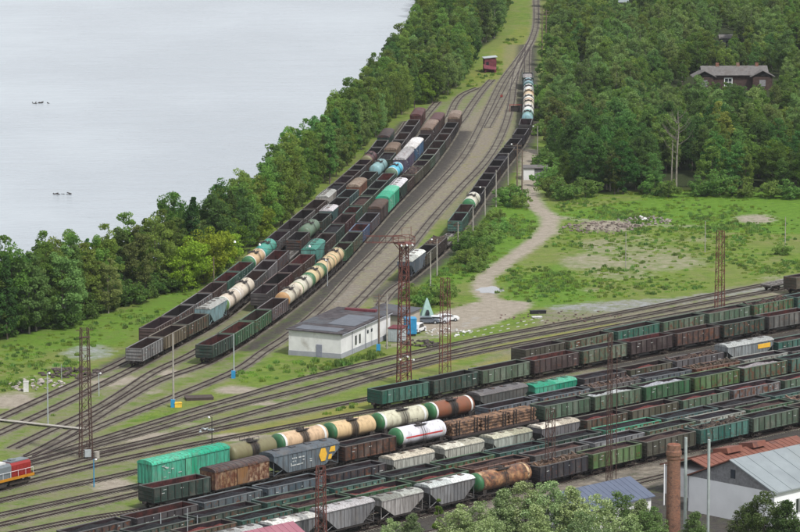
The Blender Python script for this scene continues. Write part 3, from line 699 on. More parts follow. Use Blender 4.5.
C = dict(  # name -> linear colour
 teal=(.025,.125,.098), darkgreen=(.02,.055,.042), green=(.03,.125,.05), palegreen=(.085,.14,.09), olive=(.07,.072,.048), brown=(.065,.04,.032), darkbrown=(.045,.03,.03),
 maroon=(.07,.02,.022), grey=(.105,.105,.11), darkgrey=(.045,.045,.05), silver=(.20,.205,.215), bluegrey=(.10,.13,.16), blue=(.05,.14,.26), lightblue=(.18,.31,.33), navy=(.022,.025,.034),
 brightgreen=(.01,.34,.19), beige=(.50,.36,.21), cream=(.50,.45,.36), white=(.60,.61,.60), khaki=(.16,.15,.08), orange=(.34,.19,.09), rust=(.18,.065,.035), tan=(.20,.15,.105),
 skyblue=(.08,.42,.62), purple=(.06,.05,.10), lime=(.075,.16,.045), palegrey=(.32,.32,.30), tealgreen=(.04,.26,.20), bluegreen=(.035,.10,.105))
CW = dict(teal='teal', darkgreen='dark green', green='bright green', palegreen='pale green', olive='olive brown', brown='brown', darkbrown='dark brown', maroon='maroon', grey='grey', darkgrey='dark grey',
 silver='silver grey', bluegrey='blue grey', blue='blue sided', lightblue='light blue', navy='dark navy', brightgreen='vivid green', beige='beige', cream='cream', white='white', khaki='khaki', orange='orange brown',
 rust='rust red', tan='tan', skyblue='sky blue', purple='purple', lime='lime green', palegrey='pale grey', tealgreen='sea green', bluegreen='blue green')
IN = dict(r=(.085,.024,.022), b=(.035,.02,.018), k=(.012,.010,.011), p=(.028,.017,.022), g=(.03,.06,.04))
INW = dict(r='empty, red brown inside', b='empty, brown inside', k='empty, black inside', p='empty, dark inside', g='empty, greenish inside',
 coal='heaped with black coal', lowcoal='half filled with coal', gravel='heaped with pale gravel', redload='filled with red ore', brownload='loaded with brown scrap', scrap='piled with scrap metal', debris='piled with wood debris')
CARGO = dict(coal=('coal',(.012,.012,.015)), lowcoal=('low',(.013,.013,.016)), gravel=('coal',(.27,.265,.28)), redload=('low2',(.12,.03,.028)), brownload=('coal',(.05,.028,.024)), scrap=('scrap',(.10,.075,.065)), debris=('scrap',(.16,.11,.09)))
ORD = ['first','second','third','fourth','fifth','sixth','seventh','eighth','ninth','tenth','eleventh','twelfth','thirteenth','fourteenth','fifteenth','sixteenth','seventeenth','eighteenth','nineteenth','twentieth','twenty-first','twenty-second','twenty-third','twenty-fourth','twenty-fifth','twenty-sixth','twenty-seventh','twenty-eighth','twenty-ninth','thirtieth']
def jit(c, a_=.14):
    k = 1+R.uniform(-a_, a_); return tuple(max(0, x*k*(1+R.uniform(-.06, .06))) for x in c)
# each builder returns (root, nominal length over couplers, description)
def gondola(col, load):
    v = R.randrange(3); root = empty('open_wagon', cat='open wagon')
    ins = IN.get(load, IN['p'])
    child('body', ME['gond%d' % v], root, jit(C[col]), wear=R.uniform(.35, .85), inside=jit(ins, .3))
    if load in CARGO:
        k, cc = CARGO[load]
        m_ = ME['scrap%d' % R.randrange(2)] if k == 'scrap' else ME['low%d' % R.randrange(3)] if k == 'low' else ME['high%d' % R.randrange(3)] if k == 'high' else ME['coal%d' % R.randrange(3)]
        o = child('cargo', m_, root, jit(cc, .2))
        if k == 'low2': o.location.z = -.25
    elif R.random() < .6:
        o = child('cargo', ME['low%d' % R.randrange(3)], root, jit(tuple(x*.6 for x in ins), .2)); o.location.z = -.5; o.name = 'floor_residue'
    child('stencil_marking', ME['mark%d' % R.randrange(3)], root)
    gear(root, 6.35, 'g'); return root, 13.92, f'{CW[col]} open wagon {INW[load]}'
def boxcar(col, roof, size='short', extra=''):
    root = empty('covered_wagon', cat='boxcar'); Lh = 8.4 if size == 'long' else 6.9
    child('body', ME['box_'+size], root, jit(C[col], .05), wear=.05 if col == 'brightgreen' else .5)
    child('roof', ME['roof_'+size], root, jit(tuple(min(1, c*1.25) for c in C[roof]), .05), wear=.0 if col == 'brightgreen' else .6)
    child('sliding_door', ME['door_'+size], root, jit(C[col], .08), wear=.1)
    child('sliding_door', ME['door_'+size], root, jit(C[col], .08), rot=(0,0,math.pi), wear=.1)
    if size == 'long': child('stencil_marking', ME['markb'], root)
    gear(root, Lh, size, Lh-2.1); return root, 2*Lh+1.3, f'{CW[col]} boxcar with {CW[roof]} rounded roof'
def hopper(col, roof, nm='grain', wear=.3, logo=None, word='hopper wagon'):
    root = empty('hopper_wagon', cat='hopper wagon'); Lt = HLEN[nm]
    child('body', ME['hop_'+nm], root, jit(C[col], .06), wear=wear)
    rf = child('roof', ME['hroof_'+nm], root, jit(C[roof], .06), wear=wear*.8)
    for i in range(4): child('roof_hatch', ME['hatch'], rf, jit(tuple(c*.35 for c in C[roof]), .2), loc=(-Lt*.72+i*Lt*.48, 0, HTOP[nm]-.03), wear=.6)
    child('roof_walkway', ME['walk_'+nm], root)
    for x in (-1.7, 1.7): child('discharge_chute', ME['chute'], root, loc=(x, 0, 0))
    if logo: logo(root)
    if nm == 'grain' and col == 'silver' and wear == .3: MB().box(2.0,5.6,-1.545,-1.535,2.9,3.7).obj('yellow_panel', M['yellow'], root)
    gear(root, max(Lt, 6.0), nm, max(Lt, 6.0)-1.9); return root, 2*max(Lt, 6.0)+1.2, f'{CW[col]} {word} with {CW[roof]} roof'
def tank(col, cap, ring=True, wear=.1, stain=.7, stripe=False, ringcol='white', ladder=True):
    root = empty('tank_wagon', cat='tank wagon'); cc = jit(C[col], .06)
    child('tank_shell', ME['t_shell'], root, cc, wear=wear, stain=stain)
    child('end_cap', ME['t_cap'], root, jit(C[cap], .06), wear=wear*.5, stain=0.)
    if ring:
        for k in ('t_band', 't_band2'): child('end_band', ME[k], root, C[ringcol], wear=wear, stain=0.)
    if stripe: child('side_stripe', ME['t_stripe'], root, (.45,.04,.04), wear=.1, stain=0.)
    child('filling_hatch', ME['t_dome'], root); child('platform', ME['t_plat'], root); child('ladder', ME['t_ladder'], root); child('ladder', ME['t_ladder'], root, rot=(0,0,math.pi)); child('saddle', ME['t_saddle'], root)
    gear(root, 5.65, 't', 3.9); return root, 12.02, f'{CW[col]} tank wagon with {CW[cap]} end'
def skel():
    root = empty('flat_wagon', cat='flat wagon'); child('frame', ME['skel'], root, (.16,.15,.14), wear=.4)
    gear(root, 6.7, 'skel', 4.7); return root, 14.2, 'empty skeleton flat wagon'
def logwagon():
    root = empty('log_wagon', cat='log wagon'); child('deck', ME['longflat'], root, C['darkbrown'], wear=.5); child('log_stack', ME['logs'], root)
    for k in range(3):
        for x in (.5, .95, 2.9, 3.35, 5.3) if False else (.7, 1.3, 4.6, 5.2):
            for s in (-1, 1): child('stake', ME['stake'], root, loc=(-9.3+k*6.3+x, s*1.38, 0))
    gear(root, 9.6, 'flat', 7.3); return root, 20.4, 'long flat wagon stacked with cut logs'
def logo(root):                                       # yellow arrow-like emblem and white lines of lettering of the big grey hopper
    b = MB(); y0, y1 = -1.56, -1.54
    def poly2(pts): b.prism(pts, y0, y1, axis='y')
    poly2([(3.2,1.9),(4.1,1.9),(4.55,2.9),(4.1,3.9),(3.2,3.9),(2.7,2.9)])
    poly2([(5.0,3.1),(6.4,3.1),(6.4,3.9),(5.4,3.9)]); poly2([(4.75,2.0),(5.5,2.0),(5.7,2.75),(4.95,2.75)])
    b.obj('yellow_emblem', M['yellow'], root)
    b = MB()
    for k, (x, z, w, h) in enumerate([(-3.4,3.2,.28,.2),(-3.0,3.2,.28,.2),(-2.6,3.2,.28,.2),(-1.9,3.2,.6,.18),(-1.1,3.2,.5,.18),(-3.3,2.75,.3,.14),(-2.8,2.75,.3,.14),(-1.0,2.75,.4,.14),(-3.7,2.1,.2,.5),(-3.4,2.15,.9,.16),(-2.4,2.15,.9,.16),(-1.4,2.2,.5,.14),(.6,2.6,.5,.14),(.6,2.3,.5,.14)]):
        b.box(x, x+w, -1.555, -1.535, z, z+h)
    b.obj('white_lettering', M['white'], root)
M['yellow'] = simple('yellow_paint', (.62,.36,.04), .1, 3)
def mixbox():
    r_, l_, d = boxcar('orange', 'darkbrown'); [c_.__setitem__('wear', .95) for c_ in r_.children if c_.name.startswith('body')]; r_.name = 'covered_wagon'; return r_, l_, 'dirty orange wagon with soot blackened roof'
SNAME = {'L1':'leftmost lakeside string','L2':'second lakeside string','L3':'third lakeside string','L4':'rightmost lakeside string','R':'curved string','D1':'farthest lower string','D2':'second farthest lower string',
 'D3':'third farthest lower string','D3b':'string behind the logs','D4':'white tank wagon string','D5':'pale low hopper string','D6':'third nearest lower string','D7':'second nearest lower string','D8':'nearest lower string'}
def place_string(key, zref, anchors, ysc=1.0):
    P = SPATH[key]; u = np.concatenate([[0], np.cumsum(np.linalg.norm(np.diff(P, axis=0), axis=1))]); qx, qy = PX(P[:, 0], P[:, 1], zref)
    # distance along the track at which the top centre reaches the photo column x (or row y when given as ('y', value))
    def s_at(a_):
        if isinstance(a_, tuple): i = int(np.argmin(np.abs(qy-a_[1]))); return u[i]
        i = int(np.argmax(qx > a_)); f_ = (a_-qx[i-1])/(qx[i]-qx[i-1]); return u[i-1]+f_*(u[i]-u[i-1])
    cnt = 0
    for (x0, specs), (x1, _) in zip(anchors[:-1], anchors[1:]):
        s0, s1 = s_at(x0), s_at(x1)
        built = [f_(*a_) for f_, *a_ in specs]; tot = sum(l for _, l, _ in built); k = (s1-s0)/tot; s = s0
        if not .8 < k < 1.25: print('STRING', key, x0, 'scale', round(k, 2), 'len', round(s1-s0, 1))
        for root, l, d in built:
            m_ = s+l*k/2; h = l*k*.35
            pa = np.array([np.interp(m_-h, u, P[:, 0]), np.interp(m_-h, u, P[:, 1])]); pb = np.array([np.interp(m_+h, u, P[:, 0]), np.interp(m_+h, u, P[:, 1])]); pc = (pa+pb)/2
            root.location = (pc[0], pc[1], RAILTOP); root.rotation_euler = (0, 0, math.atan2(*(pb-pa)[::-1])); root.scale = (min(k, 1.1)*.998, ysc, 1)
            root['label'] = f'{d}, {ORD[cnt]} from left in {SNAME[key]}'
            root['group'] = 'freight wagons standing in strings in the yard'
            s += l*k; cnt += 1
g, B, Hh, Tk = gondola, boxcar, hopper, tank
place_string('L1', 3.5, [
 (146.2,[(g,'brown','p')]),(168.5,[(g,'grey','k')]),(187.4,[(g,'silver','k')]),(205,[(g,'brown','b'),(g,'teal','r'),(g,'teal','r')]),
 (247,[(Tk,'beige','green',True,.15,.2),(Tk,'tealgreen','tealgreen',False,.1,.1)]),(270.5,[(g,'grey','p'),(g,'darkgrey','p'),(g,'grey','k'),(g,'brown','b')]),
 (321,[(Hh,'palegrey','palegrey','cement'),]),(331,[(g,'navy','coal'),(g,'darkbrown','p')]),(348,[(g,'darkbrown','b'),(g,'grey','k'),(g,'brown','p')]),
 (366,[(Tk,'maroon','khaki',False,.3,.6),(g,'darkgrey','k')]),(377,[(g,'grey','k'),(B,'darkgreen','darkbrown','short')]),(389,[])])
place_string('L2', 3.5, [
 (132.9,[(g,'silver','b')]),(155.6,[(g,'tan','b')]),(179.5,[(g,'olive','b')]),(201.6,[(Hh,'lightblue','palegrey','grain',.15)]),(220,[(Tk,'cream','lime',True,.25,.4),(Tk,'cream','cream',False,.2,.4)]),
 (248,[(g,'grey','b')]),(260,[(g,'silver','p')]),(270.4,[(g,'grey','r')]),(282.2,[(skel,),(g,'darkgrey','k')]),(303,[(Tk,'palegreen','palegreen',False,.1,.1)]),
 (314.5,[(g,'darkgreen','k')]),(325,[(Hh,'bluegreen','white','cement',.15)]),(332.5,[(g,'darkgrey','k'),(g,'bluegreen','k')]),(352.5,[(B,'rust','tan','short')]),(361,[(g,'darkgreen','k')]),
 (373.4,[(Tk,'lightblue','lightblue',False,.2,.1)]),(383,[(g,'darkgreen','coal')]),(390,[(B,'tan','tan','short'),(g,'darkgrey','k')]),(399.3,[(g,'grey','b')]),(405,[(g,'darkgrey','p')]),(410,[(g,'grey','b')]),(414.4,[(B,'maroon','maroon','short')]),(421,[])])
place_string('L3', 3.5, [
 (257.8,[(g,'darkgrey','p')]),(270,[(g,'maroon','k')]),(285,[(g,'brown','p')]),(295.4,[(g,'brown','r')]),(307.7,[(Hh,'tealgreen','tealgreen','grain',.05)]),
 (318.4,[(g,'brown','b')]),(329,[(g,'darkgreen','coal')]),(338,[(g,'maroon','b')]),(349,[(g,'teal','r')]),(355.7,[(g,'palegreen','brownload')]),(367,[(g,'palegreen','k')]),(373.7,[(g,'darkgreen','k'),(g,'bluegreen','r')]),
 (389.7,[(Tk,'skyblue','palegreen',True,.05,.1)]),(398.5,[(B,'purple','palegrey','long')]),(408.5,[(B,'blue','white','long')]),(418.5,[(g,'darkgrey','k')]),(425.4,[(B,'darkbrown','tan','long')]),(433.6,[(B,'brown','maroon','short')]),(440,[])])
place_string('L4', 3.5, [
 (202.1,[(g,'darkgreen','r')]),(226,[(g,'green','r')]),(246.8,[(g,'green','b')]),(264,[(g,'grey','b')]),
 (281,[(Tk,'cream','orange',False,.75,.2),(Tk,'cream','cream',True,.35,.3,False,'lime'),(Tk,'beige','green',True,.15,.4,False,'green'),(Tk,'beige','green',True,.1,.3,False,'green'),(Tk,'beige','beige',True,.1,.3,False,'green')]),
 (338,[(g,'green','b')]),(345.6,[(g,'palegreen','p')]),(355.7,[(g,'blue','r')]),(363,[(g,'bluegrey','p')]),(374,[(B,'darkbrown','brown','short')]),(382,[(B,'brightgreen','brightgreen','long')]),
 (393.2,[(Hh,'darkgreen','white','grain')]),(401.7,[(g,'brown','b')]),(408,[(g,'olive','scrap')]),(418,[(g,'olive','p'),(g,'palegreen','k')]),(428.9,[(g,'silver','b')]),(433.5,[(g,'darkgreen','b')]),
 (439.6,[(g,'grey','b')]),(445,[(g,'darkgrey','b')]),(448.7,[(g,'navy','k')]),(452.5,[(B,'brown','tan','short')]),(457.3,[])])
place_string('R', 3.5, [
 (403.5,[(Hh,'bluegrey','white','grain')]),(419,[(g,'olive','k')]),(431,[(g,'darkbrown','scrap')]),(440,[(skel,)]),(454.6,[(g,'teal','p')]),(461.5,[(g,'darkgreen','b')]),(467.5,[(Tk,'cream','green',True,.05,.2)]),
 (('y',194.5),[(g,'navy','k'),(g,'navy','p'),(g,'navy','k'),(g,'darkbrown','p'),(g,'navy','k'),(g,'navy','coal'),(g,'darkgrey','k')]),(('y',148),[(g,'navy','k'),(g,'navy','k'),(g,'darkgrey','p')]),
 (('y',117.3),[(Tk,'lightblue','lightblue',False,.1,.4),(Tk,'white','white',True,.05,.6),(Tk,'cream','cream',True,.05,.6),(Tk,'white','orange',True,.15,.6),(Tk,'beige','beige',True,.1,.6),(Tk,'white','white',True,.05,.6)]),
 (('y',86.5),[(Tk,'lightblue','bluegreen',False,.2,.4),(g,'darkgreen','gravel')]),(('y',71.5),[])])
YS = 1.06
place_string('D1', 3.5, [(516.4,[(g,'olive','p')]),(560,[(g,'palegreen','b')]),(608.5,[(g,'teal','b')]),(654.5,[(g,'palegreen','k')]),(700,[(g,'palegreen','brownload')]),(745,[(g,'green','scrap')]),(788.5,[(g,'teal','p')]),(833,[])], YS)
place_string('D2', 3.5, [(371.8,[(g,'teal','k')]),(424,[(g,'darkgreen','k')]),(473,[(g,'palegreen','p')]),(525,[(g,'darkbrown','r')]),(574,[(g,'palegreen','coal')]),(622,[(g,'darkbrown','r')]),(668,[(g,'darkbrown','b')]),(715,[(g,'darkgreen','k')]),(760,[(g,'grey','r')]),(805,[])], YS)
place_string('D3', 3.5, [(142,[(B,'brightgreen','brightgreen','long')]),(225,[(Tk,'khaki','khaki',False,.15,1.)]),(273,[(Tk,'beige','green',True,.2,.7)]),(325,[(Tk,'beige','green',False,.15,.7)]),(372.5,[(Tk,'cream','green',True,.25,.5)]),
 (425,[(Tk,'rust','green',True,.1,1.)]),(471,[(Hh,'grey','grey','grain',.4)]),(523,[(Hh,'brightgreen','brightgreen','cement',.1)]),(575,[(g,'darkgrey','coal')]),(621,[(g,'olive','redload')]),(667,[(g,'grey','scrap')]),
 (719,[(Hh,'silver','palegrey','grain',.3)]),(769,[(g,'teal','brownload')]),(812,[])], YS)
place_string('D3b', 3.5, [(480,[(g,'bluegrey','p')]),(533,[(g,'bluegrey','coal')]),(585,[(g,'grey','scrap')]),(636,[(g,'bluegrey','coal')]),(687,[(g,'rust','scrap')]),(735,[(g,'palegrey','coal')]),(783,[(g,'grey','k')]),(828,[])], YS)
place_string('D4', 3.5, [(142,[(g,'darkgreen','r')]),(205,[(mixbox,)]),(264,[(Hh,'bluegrey','bluegrey','big',.05,logo)]),(334.5,[(g,'brown','coal')]),(391,[(Tk,'white','green',True,.05,.25,True)]),(443,[(logwagon,)]),
 (535,[(g,'palegreen','coal')]),(585,[(g,'palegreen','gravel')]),(636,[(g,'green','gravel')]),(685,[(g,'lime','coal')]),(734.5,[(g,'palegreen','gravel')]),(782,[(g,'teal','coal')]),(828,[])], YS)
place_string('D5', 3.5, [(62,[(g,'darkgrey','coal')]),(125.5,[(g,'darkgrey','r')]),(193,[(g,'bluegrey','coal')]),(257,[(g,'bluegrey','coal')]),(319,[(g,'navy','coal')]),(381,[(Hh,'palegrey','cream','cement',.25),(Hh,'palegrey','cream','cement',.15),(Hh,'palegrey','cream','cement',.2),(Hh,'silver','cream','cement',.1)]),
 (577,[(g,'olive','redload')]),(622,[(g,'olive','redload')]),(673,[(g,'palegreen','redload')]),(724,[(g,'silver','redload')]),(775,[(g,'palegreen','redload')]),(825,[])], YS)
place_string('D6', 3.5, [(65,[(g,'darkgreen','coal')]),(125,[(g,'darkgreen','coal')]),(189,[(g,'darkgreen','coal')]),(256,[(g,'teal','brownload')]),(324,[(g,'teal','coal')]),(380,[(g,'darkgreen','coal'),(g,'green','coal'),(g,'teal','coal')]),(542,[(g,'darkgreen','coal')]),(596,[(g,'brightgreen','coal')]),(656,[(g,'bluegreen','coal')]),(713,[(g,'darkgrey','coal')]),(765,[(g,'teal','coal')]),(815,[])], YS)
place_string('D7', 3.5, [(124,[(g,'darkgreen','brownload')]),(176,[(g,'olive','redload')]),(231,[(g,'teal','coal')]),(287,[(g,'green','brownload')]),(345,[(g,'green','redload')]),(406,[(g,'green','redload')]),(463,[(g,'rust','brownload')]),(524,[(g,'grey','brownload')]),(584,[(g,'silver','coal')]),(639,[(g,'palegreen','coal')]),(690,[(g,'palegrey','coal')]),(740,[(g,'green','brownload')]),(788,[(g,'palegreen','debris')]),(835,[])], YS)
place_string('D8', 3.5, [(209,[(Hh,'silver','palegrey','taper',.1)]),(261,[(Hh,'silver','white','taper',.15)]),(315,[(Hh,'silver','white','grain',.1)]),(369,[(Hh,'palegrey','palegrey','taper',.2)]),(420,[(Hh,'silver','white','grain',.1)]),(469,[(Tk,'orange','green',True,1.05,.3,False,'beige')]),(529,[(g,'navy','debris')]),(582,[(g,'lime','brownload')]),(636,[(g,'olive','brownload')]),(690,[(g,'teal','scrap')]),(743,[(g,'palegreen','coal')]),(793,[(g,'olive','brownload')]),(843,[])], YS)

# ------------------------------------------------------------------ trees and plants
def unit(n, rng):
    v = rng.normal(size=(n, 3)); return v/np.linalg.norm(v, axis=1)[:, None]
def crown_quads(seed, h, r, ncl, nleaf, leaf, z0=.22, kind='tall', flat=.75, cr=.36):
    rng = np.random.default_rng(seed); zc = h*(z0+1)/2; sh = h*(1-z0)/2
    cs = []
    while len(cs) < ncl:
        p = rng.uniform(-1, 1, 3); d = np.linalg.norm(p)
        if d > 1 or d < .3: continue
        w = 1.0
        if kind == 'tall': w = .55+.45*math.cos(p[2]*1.25+.25)
        if kind == 'cone': w = .5*(1-p[2])+.12
        cs.append((p[0]*r*w*rng.uniform(.75, 1.15), p[1]*r*w*rng.uniform(.75, 1.15), zc+p[2]*sh, rng.uniform(.55, 1.1)*r*(.2 if leaf < .12 else .27)))
    cs = np.array(cs); per = nleaf//ncl; out = []
    for c in cs:
        u = unit(per, rng); rad = c[3]*rng.uniform(.55, 1.05, per)**.7
        pos = c[:3]+u*rad[:, None]*np.array([1, 1, flat])
        nn = u*.45+unit(per, rng)*.85+np.array([0, 0, .4]); nn /= np.linalg.norm(nn, axis=1)[:, None]
        t = np.cross(nn, unit(per, rng)); t /= np.linalg.norm(t, axis=1)[:, None]+1e-9; b_ = np.cross(nn, t)
        sz = leaf*rng.uniform(.55, 1.3, per)[:, None]; as_ = rng.uniform(.5, .95, per)[:, None]
        out.append(np.stack([pos-t*sz, pos-b_*sz*as_, pos+t*sz, pos+b_*sz*as_], 1))
    return np.concatenate(out), cs
def trunk_mb(h, r, cs, rng, lean=.3, limbs=9, start=.25):
    b = MB(); p = Vector((0, 0, -.4)); n = 6; pts = [(p, r*1.25)]
    dx, dy = rng.uniform(-lean, lean), rng.uniform(-lean, lean)
    for i in range(1, n+1):
        f = i/n; pts.append((Vector((dx*f+rng.uniform(-.12, .12), dy*f+rng.uniform(-.12, .12), h*.86*f)), r*(1-f*.85)))
    for (a_, ra), (c_, rc) in zip(pts[:-1], pts[1:]): b.bar(a_, c_, ra, n=7, r2=rc)
    for k in range(min(limbs, len(cs))):
        c = cs[k]; f = max(start, min(.8, (c[2]/h)-.16)); i = int(f*n); a_ = pts[i][0].lerp(pts[i+1][0], f*n-i)
        b.bar(a_, Vector(c[:3]), r*.33*(1-f*.5), n=5, r2=r*.08)
    return b
KINDS = {}
def make_kind(key, seed, h, r, ncl, nleaf, leaf, lm, bm='bark', z0=.22, kind='tall', tr=.16, flat=.75, limbs=9):
    q, cs = crown_quads(seed, h, r, ncl, nleaf, leaf, z0, kind, flat)
    rng = np.random.default_rng(seed+99)
    KINDS[key] = (trunk_mb(h, tr, cs, rng, limbs=limbs).mesh('trunk', M[bm]), quads_mesh('crown', q, M[lm]), h, q)
for i in range(4): make_kind('tall%d' % i, 100+i, 15, 2.9+.3*i, 100, 9000, .175, 'leaf', 'bark', .05)
for i in range(3): make_kind('dark%d' % i, 120+i, 14, 3.4, 95, 8500, .185, 'leaf_dark', 'bark', .06)
for i in range(2): make_kind('pale%d' % i, 190+i, 13, 3.2, 95, 8000, .17, 'leaf_pale', 'bark_pale', .05)
for i in range(2): make_kind('round%d' % i, 130+i, 9, 3.6, 70, 7000, .18, 'leaf', 'bark', .08, 'round')
make_kind('bright0', 140, 9, 3.8, 70, 6500, .18, 'leaf_bright', 'bark', .06, 'round')
make_kind('cone0', 150, 15, 2.6, 80, 7000, .17, 'leaf_dark', 'bark', .08, 'cone')
for i in range(2): make_kind('bush%d' % i, 160+i, 3.2, 2.2, 34, 3000, .13, 'weed', 'bark', .02, 'round', .06, limbs=4)
for i in range(3): make_kind('silver%d' % i, 170+i, 11, 3.6 if i == 1 else 3.2, 150, 16000, .10, 'leaf_silver', 'bark', .1, 'cone' if i == 1 else 'tall', .14, limbs=20)
make_kind('pointed0', 180, 10, 1.7, 40, 7000, .11, 'leaf', 'bark', .05, 'cone', .12)
def tree(kind, loc, sc, rz, label, cat='tree', group=None, name='tree', col=(1,1,1), wide=1.0):
    tm, cm, h, _ = KINDS[kind]
    root = empty(name, loc, rz, label, cat, group); root.scale = (sc*wide, sc*wide, sc)
    child('trunk', tm, root); child('crown', cm, root, col); return root
def scatter(poly_px, spacing, seed, excl=()):
    Wp = [W(x, y) for x, y in poly_px]; x0, x1 = min(v.x for v in Wp), max(v.x for v in Wp); y0, y1 = min(v.y for v in Wp), max(v.y for v in Wp)
    rng = np.random.default_rng(seed); xs, ys = np.meshgrid(np.arange(x0, x1, spacing), np.arange(y0, y1, spacing))
    xs = xs+rng.uniform(-.45, .45, xs.shape)*spacing; ys = ys+rng.uniform(-.45, .45, ys.shape)*spacing; xs, ys = xs.ravel(), ys.ravel()
    ok = inpoly(xs, ys, [(v.x, v.y) for v in Wp])
    px, py = PX(xs, ys, 0)
    for e_ in excl: ok &= ~inpoly(px, py, e_)
    return xs[ok], ys[ok], px[ok], py[ok]
belt = [(-60,334),(0,326),(60,311),(100,300),(150,283),(185,270),(230,242),(265,212),(300,184),(350,134),(380,101),(405,70),(418,44),(425,4),(429,-40),(505,-40),(502,0),(503,20),(496,38),(478,50),(472,70),(457,90),(440,103),(420,106),(408,112),(392,124),(366,150),(344,172),(314,200),(272,236),(246,253),(215,270),(185,286),(150,298),(120,310),(60,330),(0,341),(-60,352)]
forest = [(551,-60),(551,0),(553,50),(549,75),(546,110),(552,150),(560,196),(600,198),(640,194),(690,192),(740,194),(800,199),(860,200),(900,-60)]
holes = [[(687,76),(782,76),(782,97),(687,97)],[(714,28),(740,28),(740,50),(714,50)],[(608,0),(634,0),(634,18),(608,18)],[(572,64),(594,64),(594,78),(572,78)],[(785,56),(840,56),(840,78),(792,78)],[(695,100),(708,100),(702,125),(692,125)],[(655,176),(698,176),(698,205),(655,205)]]
cand = []
xs, ys, px, py = scatter(belt, 4.3, 11, [[(476,50),(502,50),(502,80),(476,80)]])
for x, y, u_, v_ in zip(xs, ys, px, py): cand.append((y, x, u_, v_, 'belt'))
xs, ys, px, py = scatter(forest, 5.6, 12, holes)
for x, y, u_, v_ in zip(xs, ys, px, py): cand.append((y, x, u_, v_, 'forest'))
cand.sort()
bulk = []; nind = 0; rt = random.Random(21)
SHOWN = lambda u_, v_: -25 < u_ < 825 and v_ > -35
for y, x, u_, v_, reg in cand:
    if not (-45 < u_ < 845): continue
    if reg == 'belt':
        sc = rt.uniform(.78, 1.18)*(1.02 if u_ < 240 else .95)
        k = rt.choice(['tall0','tall1','tall2','tall3','tall1','dark0','cone0','pale0','dark1','pale1'])
        if rt.random() < .08 and u_ > 100: k = 'bright0'; sc *= .9
    else:
        front = v_ > 160
        k = rt.choice(['dark0','dark1','dark2','tall0','dark0','tall2']) if front else rt.choice(['tall0','tall1','tall2','round0','pale1','dark1','tall3','pale0','dark2','round1','pale0'])
        sc = rt.uniform(.6, 1.15)*(1.0 if front else .8 if k[:4] in ('tall','dark') else 1.0)
        if 640 < u_ < 800 and 96 < v_ < 125: sc *= .5
        if 645 < u_ < 800 and 84 < v_ <= 100: sc *= .6
        if any(a_ < u_ < b_ and c_ < v_ < d_ for a_, b_, c_, d_ in ((604,640,14,34),(570,600,78,94),(710,745,50,70),(668,690,86,104))): sc *= .45
        if v_ > 182: sc *= .9
    pt_ = mnoise.noise(Vector((x*.022, y*.012, 5)))*.55; cl = ((.95+pt_)*rt.uniform(.85, 1.15), (.98+pt_*.9)*rt.uniform(.92, 1.08), .95+pt_*.8)
    if reg == 'forest' and v_ < 150: cl = tuple(c*1.15 for c in cl)
    if nind < 285 and SHOWN(u_, v_):
        nind += 1
        kd = {'tall':'tall green leafy','dark':'tall dark green','roun':'low rounded green', 'pale':'light green feathery','brig':'low yellow green','cone':'narrow pointed dark'}[k[:4]]
        if reg == 'belt': sg = 'at its sparse left end' if u_ < 110 else 'behind the near open wagons' if u_ < 215 else 'beside the beige and green tanks' if u_ < 290 else 'along the middle of the strings' if u_ < 370 else 'beyond the far end of the strings'; lab = f'{kd} tree of the lakeside belt, {sg}'; gr = f'{kd} lakeside trees {sg}'
        else: sg = 'above the small white hut' if u_ < 580 else 'left of the dead tree' if u_ < 672 else 'right of the dead tree' if u_ < 745 else 'near the right edge'; rw = 'in the front row' if v_ > 172 else 'behind the front row'; lab = f'{kd} forest tree {rw}, {sg}'; gr = f'{kd} forest trees {rw} {sg}'
        tree(k, (x, y, 0), sc, rt.uniform(0, 6.28), lab, 'tree', gr, col=cl, wide=rt.uniform(.9, 1.15))
    else: bulk.append((x, y, 0, k, sc, rt.uniform(0, 6.28)))
